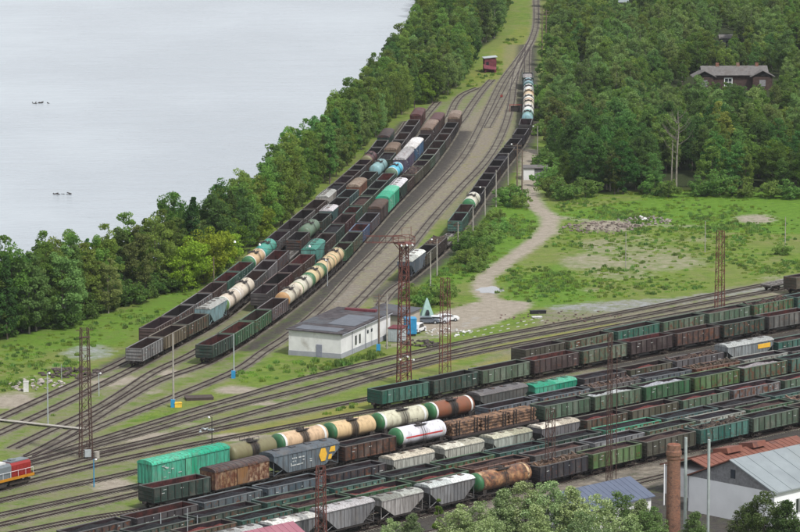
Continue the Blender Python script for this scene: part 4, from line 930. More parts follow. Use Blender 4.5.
# the rest of the wood: one object of instanced trees
def gn_scatter(name, pts, variants, label=None, cat=None, kind='stuff'):
    """pts: (x, y, z, variant index, scale, rotation); variants: list of meshes"""
    coll = bpy.data.collections.new(name+'_sources')
    for i, (tm, cm) in enumerate(variants):
        me = cm
        if tm is not None:
            import bmesh
            bm = bmesh.new(); bm.from_mesh(tm); n0 = len(bm.faces); bm.from_mesh(cm)
            bm.faces.ensure_lookup_table()
            me = bpy.data.meshes.new('plant_source'); 
            for f in bm.faces[n0:]: f.material_index = 1
            bm.to_mesh(me); bm.free(); me.materials.append(tm.materials[0]); me.materials.append(cm.materials[0])
        o = bpy.data.objects.new('%s_source_%02d' % (name, i), me); coll.objects.link(o)
    A = np.array(pts, float); m_ = bpy.data.meshes.new(name); m_.vertices.add(len(A)); m_.vertices.foreach_set('co', A[:, :3].reshape(-1).astype(np.float32))
    for nm, ty, d in (('vi', 'INT', A[:, 3].astype(np.int32)), ('sc', 'FLOAT', A[:, 4].astype(np.float32)), ('rz', 'FLOAT', A[:, 5].astype(np.float32))):
        m_.attributes.new(nm, ty, 'POINT').data.foreach_set('value', d)
    o = child(name, m_); tag(o, label, cat, kind=kind)
    ng = bpy.data.node_groups.new(name, 'GeometryNodeTree'); ng.interface.new_socket('Geometry', in_out='INPUT', socket_type='NodeSocketGeometry'); ng.interface.new_socket('Geometry', in_out='OUTPUT', socket_type='NodeSocketGeometry')
    gi, go_ = ng.nodes.new('NodeGroupInput'), ng.nodes.new('NodeGroupOutput'); ip = ng.nodes.new('GeometryNodeInstanceOnPoints'); ci = ng.nodes.new('GeometryNodeCollectionInfo')
    ci.inputs['Collection'].default_value = coll; ci.inputs['Separate Children'].default_value = True; ci.inputs['Reset Children'].default_value = True
    def at(nm, ty): n = ng.nodes.new('GeometryNodeInputNamedAttribute'); n.data_type = ty; n.inputs['Name'].default_value = nm; return n.outputs['Attribute']
    ip.inputs['Pick Instance'].default_value = True
    cx = ng.nodes.new('ShaderNodeCombineXYZ'); ng.links.new(at('rz', 'FLOAT'), cx.inputs[2])
    e2r = ng.nodes.new('FunctionNodeEulerToRotation'); ng.links.new(cx.outputs[0], e2r.inputs[0])
    ng.links.new(gi.outputs[0], ip.inputs['Points']); ng.links.new(ci.outputs[0], ip.inputs['Instance']); ng.links.new(at('vi', 'INT'), ip.inputs['Instance Index'])
    ng.links.new(e2r.outputs[0], ip.inputs['Rotation']); ng.links.new(at('sc', 'FLOAT'), ip.inputs['Scale']); ng.links.new(ip.outputs[0], go_.inputs[0])
    md = o.modifiers.new('instances', 'NODES'); md.node_group = ng; return o
vk = ['tall0','tall1','tall2','tall3','dark0','dark1','dark2','round0','round1','bright0','cone0','pale0','pale1']
gn_scatter('distant_forest', [(x, y, z, vk.index(k), s_, r_) for x, y, z, k, s_, r_ in bulk], [KINDS[k][:2] for k in vk], 'dense green mass of trees farther back along the lake and the far right', 'forest')
print('trees', nind, 'bulk', len(bulk))
# undergrowth and tall weeds
def tuft_mesh(seed, n, h, r, lm, w=.09):
    rng = np.random.default_rng(seed); c = rng.uniform(-r, r, (n, 2)); an = rng.uniform(0, 6.28, n); hh = h*rng.uniform(.5, 1.2, n); ln = rng.uniform(-.35, .35, (n, 2))*h
    d = np.stack([np.cos(an), np.sin(an)], 1)*w*rng.uniform(.6, 1.5, (n, 1))
    z = lambda v, zz: np.concatenate([v, np.broadcast_to(np.reshape(zz, (-1, 1)), (n, 1))], 1)
    q = np.stack([z(c-d, -.05), z(c+d, -.05), z(c+d*.5+ln, hh), z(c-d*.5+ln, hh)], 1)
    return quads_mesh('tuft', q, M[lm])
TUFT = [(None, tuft_mesh(1, 40, .45, .8, 'grassblade')), (None, tuft_mesh(2, 40, .7, .8, 'grassblade')), (None, tuft_mesh(3, 46, .8, .7, 'weed', .14)), (None, tuft_mesh(4, 40, .35, .9, 'grassblade', .12))]
pts = []
for pl, sp_, hs in [([(0,343),(60,332),(130,308),(190,287),(235,262),(235,266),(200,290),(140,333),(125,345),(60,372),(0,398),(-30,400),(-30,345)], 1.3, .5),
                    ([(262,292),(262,300),(215,330),(165,352),(160,358),(200,330),(235,305)], 1.3, .45),
                    ([(450,262),(480,225),(500,200),(528,186),(530,205),(548,217),(528,244),(490,270),(478,285),(480,302),(440,318),(400,325),(392,310),(420,290)], 1.2, .6),
                    ([(552,218),(560,200),(640,192),(700,190),(830,196),(830,268),(760,280),(660,294),(560,303),(500,305),(492,296),(495,280),(535,247),(560,222)], 1.15, .5),
                    ([(262,362),(345,362),(390,345),(385,356),(300,380),(240,392),(235,375)], 1.5, .7), ([(60,400),(130,372),(190,360),(150,385),(70,425),(20,440)], 2.2, .5),
                    ([(300,418),(370,395),(460,370),(512,352),(512,368),(440,382),(360,405),(310,428)], 1.5, .7), ([(505,40),(528,30),(500,80),(470,92),(440,100),(475,78)], 2.0, .8)]:
    xs, ys, px, py = scatter(pl, sp_, 31, [])
    # no tufts on tracks, road and bare patches
    i = np.clip(np.searchsorted(gx, xs), 0, len(gx)-1); j = np.clip(np.searchsorted(gy, ys), 0, len(gy)-1)
    bare = np.maximum.reduce([mk['dirt'][j, i], mk['gravel'][j, i]*1.2, mk['cinder'][j, i]*1.2, mk['pale'][j, i]])
    for x, y, b_ in zip(xs, ys, bare):
        if rt.random() > 1.05-b_*1.6: continue
        lush = mnoise.noise(Vector((x*.05, y*.03, 3)))+.6*mnoise.noise(Vector((x*.2, y*.12, 7)))
        if lush+rt.uniform(-.5, .5) < (.05 if hs < 1 else -.3): continue
        v = 2 if rt.random() < .25+lush*.7 else rt.choice([0, 1, 3, 3])
        pts.append((x, y, 0, v, hs*rt.uniform(.6, 1.3)*(1+.5*max(0, lush)), rt.uniform(0, 6.28)))
gn_scatter('tall_grass', pts, TUFT, 'tufts of tall green grass and weeds in the meadows and along the tracks', 'grass')
print('tufts', len(pts))
# bushes between the curved string and the dirt road, each one its own
nb = 0
for bx_, by_, s_, k in [(462,248,1.2,'bush0'),(470,256,1.4,'bush1'),(479,262,1.3,'bush0'),(486,252,1.1,'bush1'),(473,243,1.2,'bush0'),(466,266,1.3,'bush1'),(476,272,1.0,'bush0'),(492,243,1.1,'bush0'),(484,236,1.0,'bush1'),(500,232,1.0,'bush0'),(496,222,.9,'bush1'),
      (510,206,1.3,'bush1'),(516,200,1.2,'bush0'),(506,198,1.0,'bush0'),(520,208,1.1,'bush1'),(430,298,1.0,'bush0'),(440,305,1.2,'bush1'),(422,306,1.1,'bush0'),(412,300,.9,'bush1'),(450,296,.9,'bush0'),
      (548,170,1.4,'bush1'),(546,186,1.5,'bush0'),(554,196,1.6,'bush1'),(552,178,1.6,'bush0'),(562,200,1.5,'bush0'),(540,120,1.2,'bush0'),(539,108,1.1,'bush1'),(541,135,1.3,'bush0'),(540,98,1.2,'bush1'),(586,197,1.3,'bush1'),(655,195,1.4,'bush0'),(668,197,1.2,'bush1'),(700,196,1.5,'bush0'),(720,196,1.6,'bush1'),(742,197,1.6,'bush0'),(770,198,1.4,'bush1'),(790,199,1.6,'bush0'),(783,255,.8,'bush0')]:
    p = W(bx_, by_); nb += 1
    if by_ < 200 and bx_ > 535: lab, gr = 'leafy green bush at the foot of the forest edge', 'bushes at the forest edge'
    elif bx_ > 780: lab, gr = 'small dark bush at the foot of the rightmost meadow pole', None
    else: lab, gr = 'pale green bush between the curved wagon string and the dirt road', 'bushes beside the dirt road'
    tree(k, p, s_*rt.uniform(.85, 1.15), rt.uniform(0, 6), lab, 'bush', gr, 'bush', wide=1.15)
for i in range(26):
    q_ = [(-5,341),(60,329),(120,309),(150,298),(185,287),(213,272)]; f = i/25*4.999; k_ = int(f); f -= k_; x_ = q_[k_][0]*(1-f)+q_[k_+1][0]*f+rt.uniform(-2,2); y_ = q_[k_][1]*(1-f)+q_[k_+1][1]*f-rt.uniform(0,5)
    tree(rt.choice(['bush0','bush1']), W(x_, y_), rt.uniform(.8,1.7), rt.uniform(0,6), 'low dark bush at the foot of the lakeside trees on the left', 'bush', 'bushes at the foot of the lakeside trees', 'bush', col=(.6,.62,.6), wide=1.2)
for bx_, by_, s_ in [(192,289,1.15),(204,284,1.2),(216,276,1.1),(182,292,.85),(226,268,.95),(258,240,.85)]:
    tree('bright0', W(bx_, by_), s_, rt.uniform(0, 6), 'bright yellow green young tree behind the leftmost wagon string', 'tree', 'bright young trees beside the leftmost string', col=(1.35,1.3,1.0))
tree('bright0', W(770,40), 1.0, 1, 'bright yellow green tree standing out in the forest above the log house', 'tree')
for i, (bx_, by_) in enumerate([(735,186),(775,186)]): tree('bright0', W(bx_, by_), 1.0+.2*i, 2+i, ['bright green tree right of the dead tree at the forest edge','bright green tree at the far right of the forest edge'][i], 'tree', col=(.75,.85,.8))
# foreground trees, only their tops in view
WX = [392,412,458,480,503,526,548,572,596,620,640,652,536,490,584,630]
for i, (tx, ty, bx_, by_, k, c) in enumerate([(392,519,392,575,'silver0',.9),(412,514,412,580,'silver1',.8),(438,497,438,565,'pointed0',1.0),(458,506,458,578,'silver2',1),(480,502,480,575,'silver0',1.05),(503,489,503,572,'silver1',1.1),(526,483,526,570,'silver2',1.1),(548,481,548,572,'silver0',1.1),
      (572,487,572,576,'silver1',1),(596,497,596,578,'silver2',1),(620,492,620,570,'silver0',.8),(640,500,640,577,'silver1',.9),(652,508,650,580,'silver2',.7),(536,505,536,592,'silver1',1),(490,520,490,596,'silver2',1),(584,512,584,596,'silver0',1),(630,515,630,598,'silver1',.9),(748,503,748,573,'silver2',.55),(764,492,764,577,'silver0',.5),(786,500,786,582,'silver1',.5),(696,512,694,580,'silver1',.4)]):
    p = W(bx_, by_); h = height_to(p, ty); kk = KINDS[k]
    lab = {2:'slim pointed dark green tree rising in front of the grey hopper wagons'}.get(i)
    if i in (17,18,19): lab, gr = 'dark leafy treetop in front of the white barn gable', 'treetops before the barn'
    elif i == 20: lab, gr = 'green treetop between the brick chimney and the white barn', None
    elif lab is None: lab, gr = 'silvery green willow treetop in the foreground at the bottom edge', 'silvery treetops at the bottom edge'
    else: gr = None
    cl = (.42,.5,.36) if i >= 17 else (.6,.72,.5) if i in (10,12) else (c*1.15, c*1.2, c*1.1)
    if gr == 'silvery treetops at the bottom edge': lab = f'silvery willow treetop at the bottom edge, {ORD[sorted(WX).index(tx)]} from the left'
    tree(k, p, h/kk[2]*1.03, i*1.3, lab, 'tree', gr, 'willow_tree' if gr and 'silvery' in gr else 'tree', col=cl, wide=1.12 if k != 'pointed0' else 1)
# dead tree at the forest edge
p = W(676,193); rng = np.random.default_rng(5); hh = height_to(p, 112)
b = MB(); b.bar((0,0,-.3),(.1,0,hh*.45),.3,n=7,r2=.2).bar((.1,0,hh*.45),(.5,0,hh*.8),.2,n=6,r2=.1).bar((.5,0,hh*.8),(.3,0,hh),.1,n=5,r2=.03)
M['deadwood'] = simple('dead_wood', (.13,.115,.10), .3, 2)
root = empty('dead_tree', p, 0, 'bare grey dead tree with spreading branches standing at the edge of the dark forest', 'tree'); b.obj('trunk', M['bark_pale'], root)
for k in range(16):
    b = MB(); z = hh*rng.uniform(.35, .95); a_ = rng.uniform(0, 6.28); l = (hh-z)*.45+1.6*rng.uniform(.6, 1.3)
    s0 = Vector((.2, 0, z)); m_ = s0+Vector((math.cos(a_)*l*.5, math.sin(a_)*l*.3, l*.35)); e_ = m_+Vector((math.cos(a_)*l*.4, math.sin(a_)*l*.3, l*.6))
    b.bar(s0, m_, .10, n=5, r2=.06).bar(m_, e_, .06, n=4, r2=.02)
    for q in range(4): b.bar(m_.lerp(e_, .2*q), m_.lerp(e_, .2*q)+Vector((rng.uniform(-.9,.9), rng.uniform(-.5,.5), rng.uniform(.3,1))), .035, n=4, r2=.01)
    b.obj('branch', M['deadwood'], root)
for i, (bx_, by_, ty) in enumerate([(618,192,150),(610,191,155),(671,190,140)]):
    p = W(bx_, by_); h = height_to(p, ty); MB().bar(p, p+Vector((.3,0,h)), .22, n=7, r2=.1).obj('bare_trunk', M['bark_pale'])
    tag(bpy.data.objects[-1] if False else COL.objects[-1], ['pale bare trunk at the forest edge, right one of a pair','pale bare trunk at the forest edge, left one of a pair','pale bare trunk left of the dead tree'][i], 'tree trunk')

# ------------------------------------------------------------------ masts, poles, lamps
def lattice(px, by, ty, wb, wt, label, m_='lattice', name='lattice_mast', step=1.6, top=None, leg=.07):
    p = W(px, by); h = height_to(p, ty); root = empty(name, p, .35, label, 'mast', 'lattice masts of the yard')
    def cor(i, z): w = (wb+(wt-wb)*z/h)/2; return Vector((((-1,1,1,-1)[i])*w, ((-1,-1,1,1)[i])*w, z))
    for i in range(4): MB().bar(cor(i, -.2), cor(i, h), leg, n=4).obj('leg', M[m_], root)
    n = max(4, int(h/step)); b = MB()
    for k in range(n+1):
        z = h*k/n
        for i in range(4):
            b.bar(cor(i, z), cor((i+1) % 4, z), leg*.5)
            if k < n: b.bar(cor(i, z), cor((i+1) % 4, h*(k+1)/n), leg*.5) if (k+i) % 2 else b.bar(cor((i+1) % 4, z), cor(i, h*(k+1)/n), leg*.5)
    b.obj('bracing', M[m_], root); return root, p, h
mast, mp_, mh = lattice(404, 384, 243, 2.0, 1.1, 'tall rusty mast with a high platform and long boom beside the white building', step=1.3, leg=.12)
b = MB(); b.box(-1.5, 1.5, -1.3, 1.3, mh-.1, mh+.05)
for i in range(4):
    x, y = (-1.5,1.5,1.5,-1.5)[i], (-1.3,-1.3,1.3,1.3)[i]; x2, y2 = (1.5,1.5,-1.5,-1.5)[i], (-1.3,1.3,1.3,-1.3)[i]
    b.bar((x,y,mh),(x,y,mh+1.2),.06).bar((x,y,mh+1.2),(x2,y2,mh+1.2),.06).bar((x,y,mh+.6),(x2,y2,mh+.6),.05).bar((x,y,mh),(x*.3,y*.3,mh-1.5),.07)
b.obj('platform', M['lattice'], mast)
b = MB(); b.bar((-.6,-.5,mh+1.2),(-.6,-.5,mh+2.7),.04).bar((1.1,-.5,mh+1.2),(1.1,-.5,mh+2.9),.05).bar((-.6,-.5,mh+2.7),(1.1,-.5,mh+2.7),.03); b.obj('antenna_frame', M['lattice'], mast)
dv = W(345, 236)-W(404, 236); th = math.atan2(0, -1)-.35
b = MB(); dx, dy = math.cos(th), math.sin(th); bl = 6.6
for z in (mh+.1, mh+1.2): b.bar((0,-.5,z),(dx*bl,dy*bl-.5,z),.07); b.bar((0,.5,z),(dx*bl,dy*bl+.5,z),.05)
for k in range(7):
    f = k/6*bl; b.bar((dx*f,dy*f-.5,mh+.1),(dx*f,dy*f-.5,mh+1.2),.05); b.bar((dx*f,dy*f-.5,mh+.1),(dx*f,dy*f+.5,mh+.1),.04)
b.obj('boom', M['lattice'], mast)
for k, x in enumerate((-1.0, 0., 1.0)): MB().lathe([(0,.12),(.28,.18),(.4,.05)], 10, 0, 'y', (x,-1.7,mh-.2)).bar((x,-1.3,mh),(x,-1.6,mh-.1),.05).obj('floodlight', M['lampwhite'], mast)
for k, (x, z) in enumerate(((-1.2, 4.6), (1.3, 4.4), (0.2, 5.0))): MB().lathe([(0,.12),(.22,.17),(.34,.05)], 10, 0, 'y', (x,-1.5,z)).bar((x*.6,-.8,z),(x,-1.4,z),.05).obj('lower_lamp', M['lampwhite'], mast)
lattice(445, 375, 278, 1.6, 1.25, 'rusty lattice mast standing right of the parked cars', step=1.5)
lattice(719.5, 320, 231, 1.5, 1.1, 'rusty lattice mast behind the farthest lower string on the right', step=1.5, leg=.08)
tm, _, th_ = lattice(86, 458, 328, 1.75, 1.1, 'very tall narrow lattice mast among the fanning tracks on the left', 'lattice_dark', step=1.6, leg=.085)
MB().box(-1.4,1.4,-.06,.06,th_-.4,th_-.3).box(-.9,.9,-.5,.5,th_-1.5,th_-1.42).obj('crossarm', M['lattice_dark'], tm)
MB().box(-.5,.5,-1.3,-.75,.4,1.5).obj('equipment_box', M['metalgrey'], tm)
MB().lathe([(0,.45),(1.1,.45)], 14, 0, 'z', (1.5,-.9,0)).obj('drum', M['concrete'], tm)
lattice(609, 483, 333, .7, .5, 'slim dark red lattice mast rising among the lower strings', 'lattice_dark', step=1.5, leg=.055)
lattice(550, 486, 409, 1.2, 1.0, 'dark lattice mast in front of the log wagon', 'lattice_dark', step=1.4)
lattice(321, 552, 466, 1.3, 1.0, 'rusty lattice mast before the grey hoppers near the pink roof', step=1.2, leg=.09)
for l, (bx_, by_, ty) in {'thin wooden pole pair left of the lattice mast near the right edge':(616,480,352)}.items():
    p = W(bx_, by_); h = height_to(p, ty); MB().bar(p, p+Vector((0,0,h)), .07, n=6).obj('utility_pole', M['lattice_dark']); tag(COL.objects[-1], 'thin dark pole just right of the slim red lattice mast', 'pole')
def pole(px, by, ty, label, m_='concrete', r=.15, arms=0, lamp=None, box=False, cat='pole', name='utility_pole', group=None):
    p = W(px, by); h = height_to(p, ty); root = empty(name, p, R.uniform(-.3, .3), label, cat, group)
    MB().bar((0,0,-.2),(0,0,h),r,n=8,r2=r*.65).obj('pole', M[m_], root)
    for k in range(arms):
        a_ = MB().box(-1.0,1.0,-.06,.06,h-.5-k*.9,h-.38-k*.9); 
        for x in (-.9,-.4,.4,.9): a_.bar((x,0,h-.38-k*.9),(x,0,h-.18-k*.9),.05,n=6)
        a_.obj('crossarm', M['wood'] if m_ == 'wood' else M['lattice_dark'], root)
    if lamp:
        MB().bar((0,0,h-.1),(lamp,0,h+.15),.04,n=6).obj('lamp_arm', M['lattice_dark'], root)
        MB().lathe([(0,.04),(.1,.18),(.24,.2),(.32,.14)][::-1], 10, 0, 'z', (lamp*1.1,0,h-.25)).obj('lamp_head', M['lampwhite'], root)
    if box: MB().box(-.45,.25,-.45,.15,0,1.3).obj('junction_box', M['bluebox'], root)
    return root
M['bluebox'] = simple('blue_paint', (.03,.22,.42), .15, 2, .5); M['yellowbox'] = simple('yellow_box', (.65,.42,.05), .1, 2)
pole(173.5, 407, 333.5, 'tall concrete pole with a blue box at its foot on the left', box=True, r=.2)
pole(234, 378, 334, 'grey pole in front of the dark green open wagon', 'metalgrey', r=.14, box=True)
pole(379, 351, 294, 'wooden pole with crossarm touching the white building', 'wood', .17, 2, box=True); pole(387, 349, 294, 'pale concrete pole at the right side of the white building', r=.17)
wp = [(430.5,289,252),(437,276,239),(458,255,222),(473,237,207),(485,216,187),(496,207,170),(508,186,153)]
tops = [W(x_, y_)+Vector((0,0,height_to(W(x_, y_), t_)-.1)) for x_, y_, t_ in wp]
for q_ in (-.25, .25):
    b = MB()
    for a_, c_ in zip(tops[:-1], tops[1:]):
        pv_ = None
        for k in range(9):
            f = k/8; v_ = a_.lerp(c_, f)+Vector((q_,0,-.9*math.sin(f*math.pi)))
            if pv_ is not None: b.bar(pv_-tops[0], v_-tops[0], .022)
            pv_ = v_
    o = b.obj('overhead_wire', M['black']); o.location = tops[0]; tag(o, 'thin sagging wire strung along the concrete poles, %s one' % ('left' if q_ < 0 else 'right'), 'wire')
G_ = 'poles beside the curved string'
for i, (x, by, ty) in enumerate([(430.5,289,252),(437,276,239),(458,255,222),(473,237,207),(485,216,187),(496,207,170),(508,186,153),(537.5,155,126)]):
    pole(x, by, ty, f'slim concrete pole beside the curved string, {ORD[i]} from the near end', arms=1 if i in (1,) else 0, lamp=(-1.0 if i % 3 == 1 else None), r=.15, group=G_)
for i, (x, by, ty) in enumerate([(517,206,144),(522,206,150)]): pole(x, by, ty, ['dark wooden twin pole left of the small white hut, left one','dark wooden twin pole left of the small white hut, right one'][i], 'wood', .2, 2-i, lamp=-1.2 if i == 0 else None)
for i, (x, by, ty) in enumerate([(542,58,8),(546,57,10)]): pole(x, by, ty, ['dark far pole at the top of the main line, left one','dark far pole at the top of the main line, right one'][i], 'wood', .22, 2)
for i, (x, by, ty) in enumerate([(625.6,269,232),(705,253,221),(785,253,217)]): pole(x, by, ty, ['thin grey pole standing in the left of the meadow','thin grey pole in the middle of the meadow','thin grey pole in the right of the meadow'][i], r=.11)
pole(48, 424, 373, 'grey lamp post with a white lamp between the left tracks', 'metalgrey', .13, lamp=.3, cat='lamp post', name='lamp_post')
pole(99, 396, 373, 'short lamp post right of the tall lattice mast on the left', 'metalgrey', .09, lamp=.25, cat='lamp post', name='lamp_post')
pole(94, 487, 459, 'blue lamp post in front of the left tracks', 'bluebox', .1, lamp=.3, cat='lamp post', name='lamp_post')
pole(212, 446, 417, 'black lamp post behind the vivid green boxcar', 'black', .09, lamp=-.4, cat='lamp post', name='lamp_post')
pole(327.5, 286, 260, 'thin grey lamp post beside the beige tank wagons', 'metalgrey', .09, lamp=-.3, cat='lamp post', name='lamp_post')
pole(672, 78, 60, 'pale timber pole in the trees left of the log house', 'concrete', .18, 1); pole(682, 82, 56, 'leaning pale timber pole in the trees left of the log house', 'concrete', .18)
pole(214, 300, 257, 'tall dark pole behind the leftmost wagon string', 'wood', .14)
pole(61.6, 380, 364, 'short yellow sign post in the grass on the far left', 'metalgrey', .06, cat='sign post', name='sign_post')
for i, (x, by, ty) in enumerate([(161,548,513),(187.7,552,508),(197.5,548,515)]): pole(x, by, ty, ['white pole at the bottom left edge, left one of three','white pole at the bottom left edge, middle and tallest of three','white pole at the bottom left edge, right one of three'][i], 'metalgrey', .08)
for i, (x, by, ty, rr_) in enumerate([(684.5,560,437.5,.21),(707.5,566,439.5,.2)]):
    p = W(x, by); h = height_to(p, ty); MB().lathe([(0,rr_),(h,rr_)], 14, 0, 'z', p).obj('steel_flue', M['metalgrey']); tag(COL.objects[-1], ['tall pale steel flue pipe right beside the brick chimney','tall pale steel flue pipe in front of the white barn gable'][i], 'flue pipe')
pole(664, 505, 464, 'thin pale post left of the brick chimney', 'lampwhite', .1)
pole(762, 490, 458, 'thin aerial mast on the barn roof, left one', 'lattice_dark', .04); pole(766, 490, 459, 'thin aerial mast on the barn roof, right one', 'lattice_dark', .04)
# lamp cable over the yard
za = mh+mp_.z; A_ = Vector((mp_.x-6.2, mp_.y+1.2, za+.6)); Bq = A_+Vector((-24, 3, -.6))
root = empty('lamp_cable', Bq, 0, 'thin dark cable carrying small white lamps across the lakeside yard', 'cable')
b = MB(); rel = lambda v: v-Bq
for off in (0, 1.0):
    pr_ = None
    for k in range(25):
        f = k/24; q_ = A_.lerp(Bq, f)+Vector((0,0,-off-1.0*math.sin(f*math.pi)))
        if pr_ is not None: b.bar(rel(pr_), rel(q_), .035)
        pr_ = q_
for k in range(1, 24, 3): f = k/24; q_ = A_.lerp(Bq, f)+Vector((0,0,-1.0*math.sin(f*math.pi))); b.bar(rel(q_), rel(q_)-Vector((0,0,1)), .03)
b.obj('cable', M['black'], root)
for f in (.42, .78, .96):
    q_ = A_.lerp(Bq, f)+Vector((0,0,-.2-1.0*math.sin(f*math.pi))); MB().lathe([(-.25,.2),(-.1,.2),(.1,.08)], 10, 0, 'z', rel(q_)).obj('lamp', M['lampwhite'], root)

# ------------------------------------------------------------------ buildings
M['plaster'] = simple('white_plaster', (.60,.60,.60), .12, .5, .9, col2=(.38,.36,.34), amt=.4)
M['plasterwhite'] = simple('barn_whitewash', (.74,.75,.77), .06, .4, .9, col2=(.6,.6,.6), amt=.25)
M['plinth'] = simple('grey_plinth', (.27,.28,.31), .12, 1)
def sheet_mat(name, c0, c1, c2, scale=1.2, seam=0, rough=.55):
    m, t, b = mat(name, rough, .35); v = objvec(t, rnd=False)
    f = noise(t, scale, v, 5, .65); c = mix(t, mrange(t, f, .35, .65), c0, c1); g2 = noise(t, scale*.3, v, 4, .7); c = mix(t, mrange(t, g2, .52, .6), c, c2)
    L(t, c, b.inputs['Base Color']); bump(t, b, f, .3, .03); return m
M['feltroof'] = sheet_mat('patched_felt_roof', (.035,.03,.034), (.08,.07,.075), (.075,.08,.09), .5, rough=.9)
M['rustroof'] = sheet_mat('rusted_sheet_roof', (.14,.052,.038), (.19,.078,.052), (.10,.048,.04), .8, rough=.8)
M['blueroof'] = sheet_mat('blue_sheet_roof', (.075,.09,.135), (.09,.11,.16), (.08,.095,.14), .4, rough=.6)
M['pinkroof'] = sheet_mat('pink_sheet_roof', (.24,.09,.12), (.28,.12,.15), (.22,.09,.12), .5, rough=.7)
M['greyroof'] = sheet_mat('grey_sheet_roof', (.18,.205,.22), (.22,.25,.265), (.20,.225,.235), .3, rough=.6)
M['shingle'] = sheet_mat('old_slate_roof', (.09,.085,.085), (.145,.135,.13), (.10,.09,.085), 1.5, rough=.95)
M['planks'] = simple('grey_planks', (.20,.20,.21), .25, 3)
M['logwall'] = simple('dark_log_wall', (.055,.035,.03), .35, 2)
M['whitewood'] = simple('white_frame', (.7,.72,.72), .05, 3)
M['redwall'] = simple('dark_red_wall', (.13,.035,.045), .3, 1.5)
M['tealpaint'] = simple('pale_teal_paint', (.25,.38,.34), .12, 2)
M['door'] = simple('grey_door', (.20,.21,.26), .1, 2)
def brick_mat():
    m, t, b = mat('chimney_brick', .9, .15); tc = N(t, 'ShaderNodeTexCoord'); s = N(t, 'ShaderNodeSeparateXYZ'); L(t, tc.outputs['Object'], s.inputs[0])
    an = mth(t, 'MULTIPLY', mth(t, 'ARCTAN2', s.outputs[1], s.outputs[0]), 1.1); cb = N(t, 'ShaderNodeCombineXYZ'); L(t, an, cb.inputs[0]); L(t, s.outputs[2], cb.inputs[1])
    br = N(t, 'ShaderNodeTexBrick'); L(t, cb.outputs[0], br.inputs['Vector']); br.inputs['Scale'].default_value = 1.0; br.inputs['Brick Width'].default_value = .30; br.inputs['Row Height'].default_value = .11; br.inputs['Mortar Size'].default_value = .018
    br.inputs['Color1'].default_value = (.27,.095,.05,1); br.inputs['Color2'].default_value = (.13,.045,.03,1); br.inputs['Mortar'].default_value = (.20,.16,.13,1)
    f = noise(t, 2.2, objvec(t, rnd=False), 5, .7); c = mix(t, mrange(t, f, .52, .7), br.outputs['Color'], (.07,.045,.04))
    L(t, c, b.inputs['Base Color']); bump(t, b, br.outputs['Fac'], .6, .03); return m
M['brick'] = brick_mat()
TD = Vector((W(700,378,3.5)-W(300,457,3.5)).xy.to_tuple()+(0,)).normalized(); TW = Vector((TD.y, -TD.x, 0)); TANG = math.atan2(TD.y, TD.x)
# white depot building
A, B_, C_ = W(288.8,355), W(341,358.8), W(386.5,337.5)
ax = (B_-A); wx = ax.length; ang = math.atan2(ax.y, ax.x); wy = abs((C_-B_).dot(Vector((-math.sin(ang), math.cos(ang), 0))))
root = empty('depot_building', A, ang, 'long low white building with grey plinth and patched dark roof beside the tracks', 'building')
hf, hb = 4.6, 4.9
MB().hexa([(0,0,.9),(wx,0,.9),(wx,wy,.9),(0,wy,.9),(0,0,hf),(wx,0,hf-.25),(wx,wy,hb-.25),(0,wy,hb)]).obj('wall', M['plaster'], root)
MB().box(-.06,wx+.06,-.06,wy+.06,-.1,.895).obj('plinth', M['plinth'], root)
rf = MB().hexa([(-.4,-.4,hf+.03),(wx+.4,-.4,hf-.22),(wx+.4,wy+.3,hb-.22),(-.4,wy+.3,hb+.03),(-.4,-.4,hf+.25),(wx+.4,-.4,hf),(wx+.4,wy+.3,hb),(-.4,wy+.3,hb+.25)]).obj('roof', M['feltroof'], root)
def roofz(x, y): return hf+(-.25)*(x/wx)+(hb-hf)*(y/wy)+.25
for i in range(16): y = wy*(i+.5)/16; MB().hexa([(-.3,y-.08,roofz(-.3,y)),(wx+.3,y-.08,roofz(wx+.3,y)),(wx+.3,y+.08,roofz(wx+.3,y)),(-.3,y+.08,roofz(-.3,y)),(-.3,y-.04,roofz(-.3,y)+.07),(wx+.3,y-.04,roofz(wx+.3,y)+.07),(wx+.3,y+.04,roofz(wx+.3,y)+.07),(-.3,y+.04,roofz(-.3,y)+.07)]).obj('roof_batten', M['feltroof'], rf)
for (x0, x1, y0, y1, c) in [(1,wx-1,.6,wy*.17,0),(wx*.45,wx-.3,wy*.3,wy*.72,0)]:
    MB().hexa([(x0,y0,roofz(x0,y0)-.02),(x1,y0,roofz(x1,y0)-.02),(x1,y1,roofz(x1,y1)-.02),(x0,y1,roofz(x0,y1)-.02),(x0,y0,roofz(x0,y0)+.1),(x1,y0,roofz(x1,y0)+.1),(x1,y1,roofz(x1,y1)+.1),(x0,y1,roofz(x0,y1)+.1)]).obj('roof_patch', M['slate'] if 'slate' in M else M.setdefault('slate', simple('grey_roof_sheet', (.11,.12,.14), .12, .8)), rf)
d = MB().box(wx*.53,wx*.53+1.1,-.1,.05,0,2.3).obj('door', M['door'], root); MB().box(wx*.53+.9,wx*.53+1.0,-.16,-.1,1.0,1.15).obj('handle', M['metalgrey'], d)
for f in (.28, .36, .52, .60): MB().box(wx-.02,wx+.05,wy*f,wy*f+.7,1.4 if f < .5 else 2.6,3.1 if f < .5 else 3.2).obj('window', M['glass'], root)
for f in (.22, .48, .74): MB().bar((wx+.1,wy*f,.1),(wx+.1,wy*f,hf-.3),.06,n=6).obj('downpipe', M['plinth'], root)
MB().bar((wx+.45,-.3,hf-.3),(wx+.45,wy,hb-.3),.08,n=6).obj('gutter', M['plinth'], root)
MB().box(wx*.2,wx*.8,wy*.9,wy*.9+1,hb+.1,hb+.5).obj('roof_kerb', M['redwall'], root)
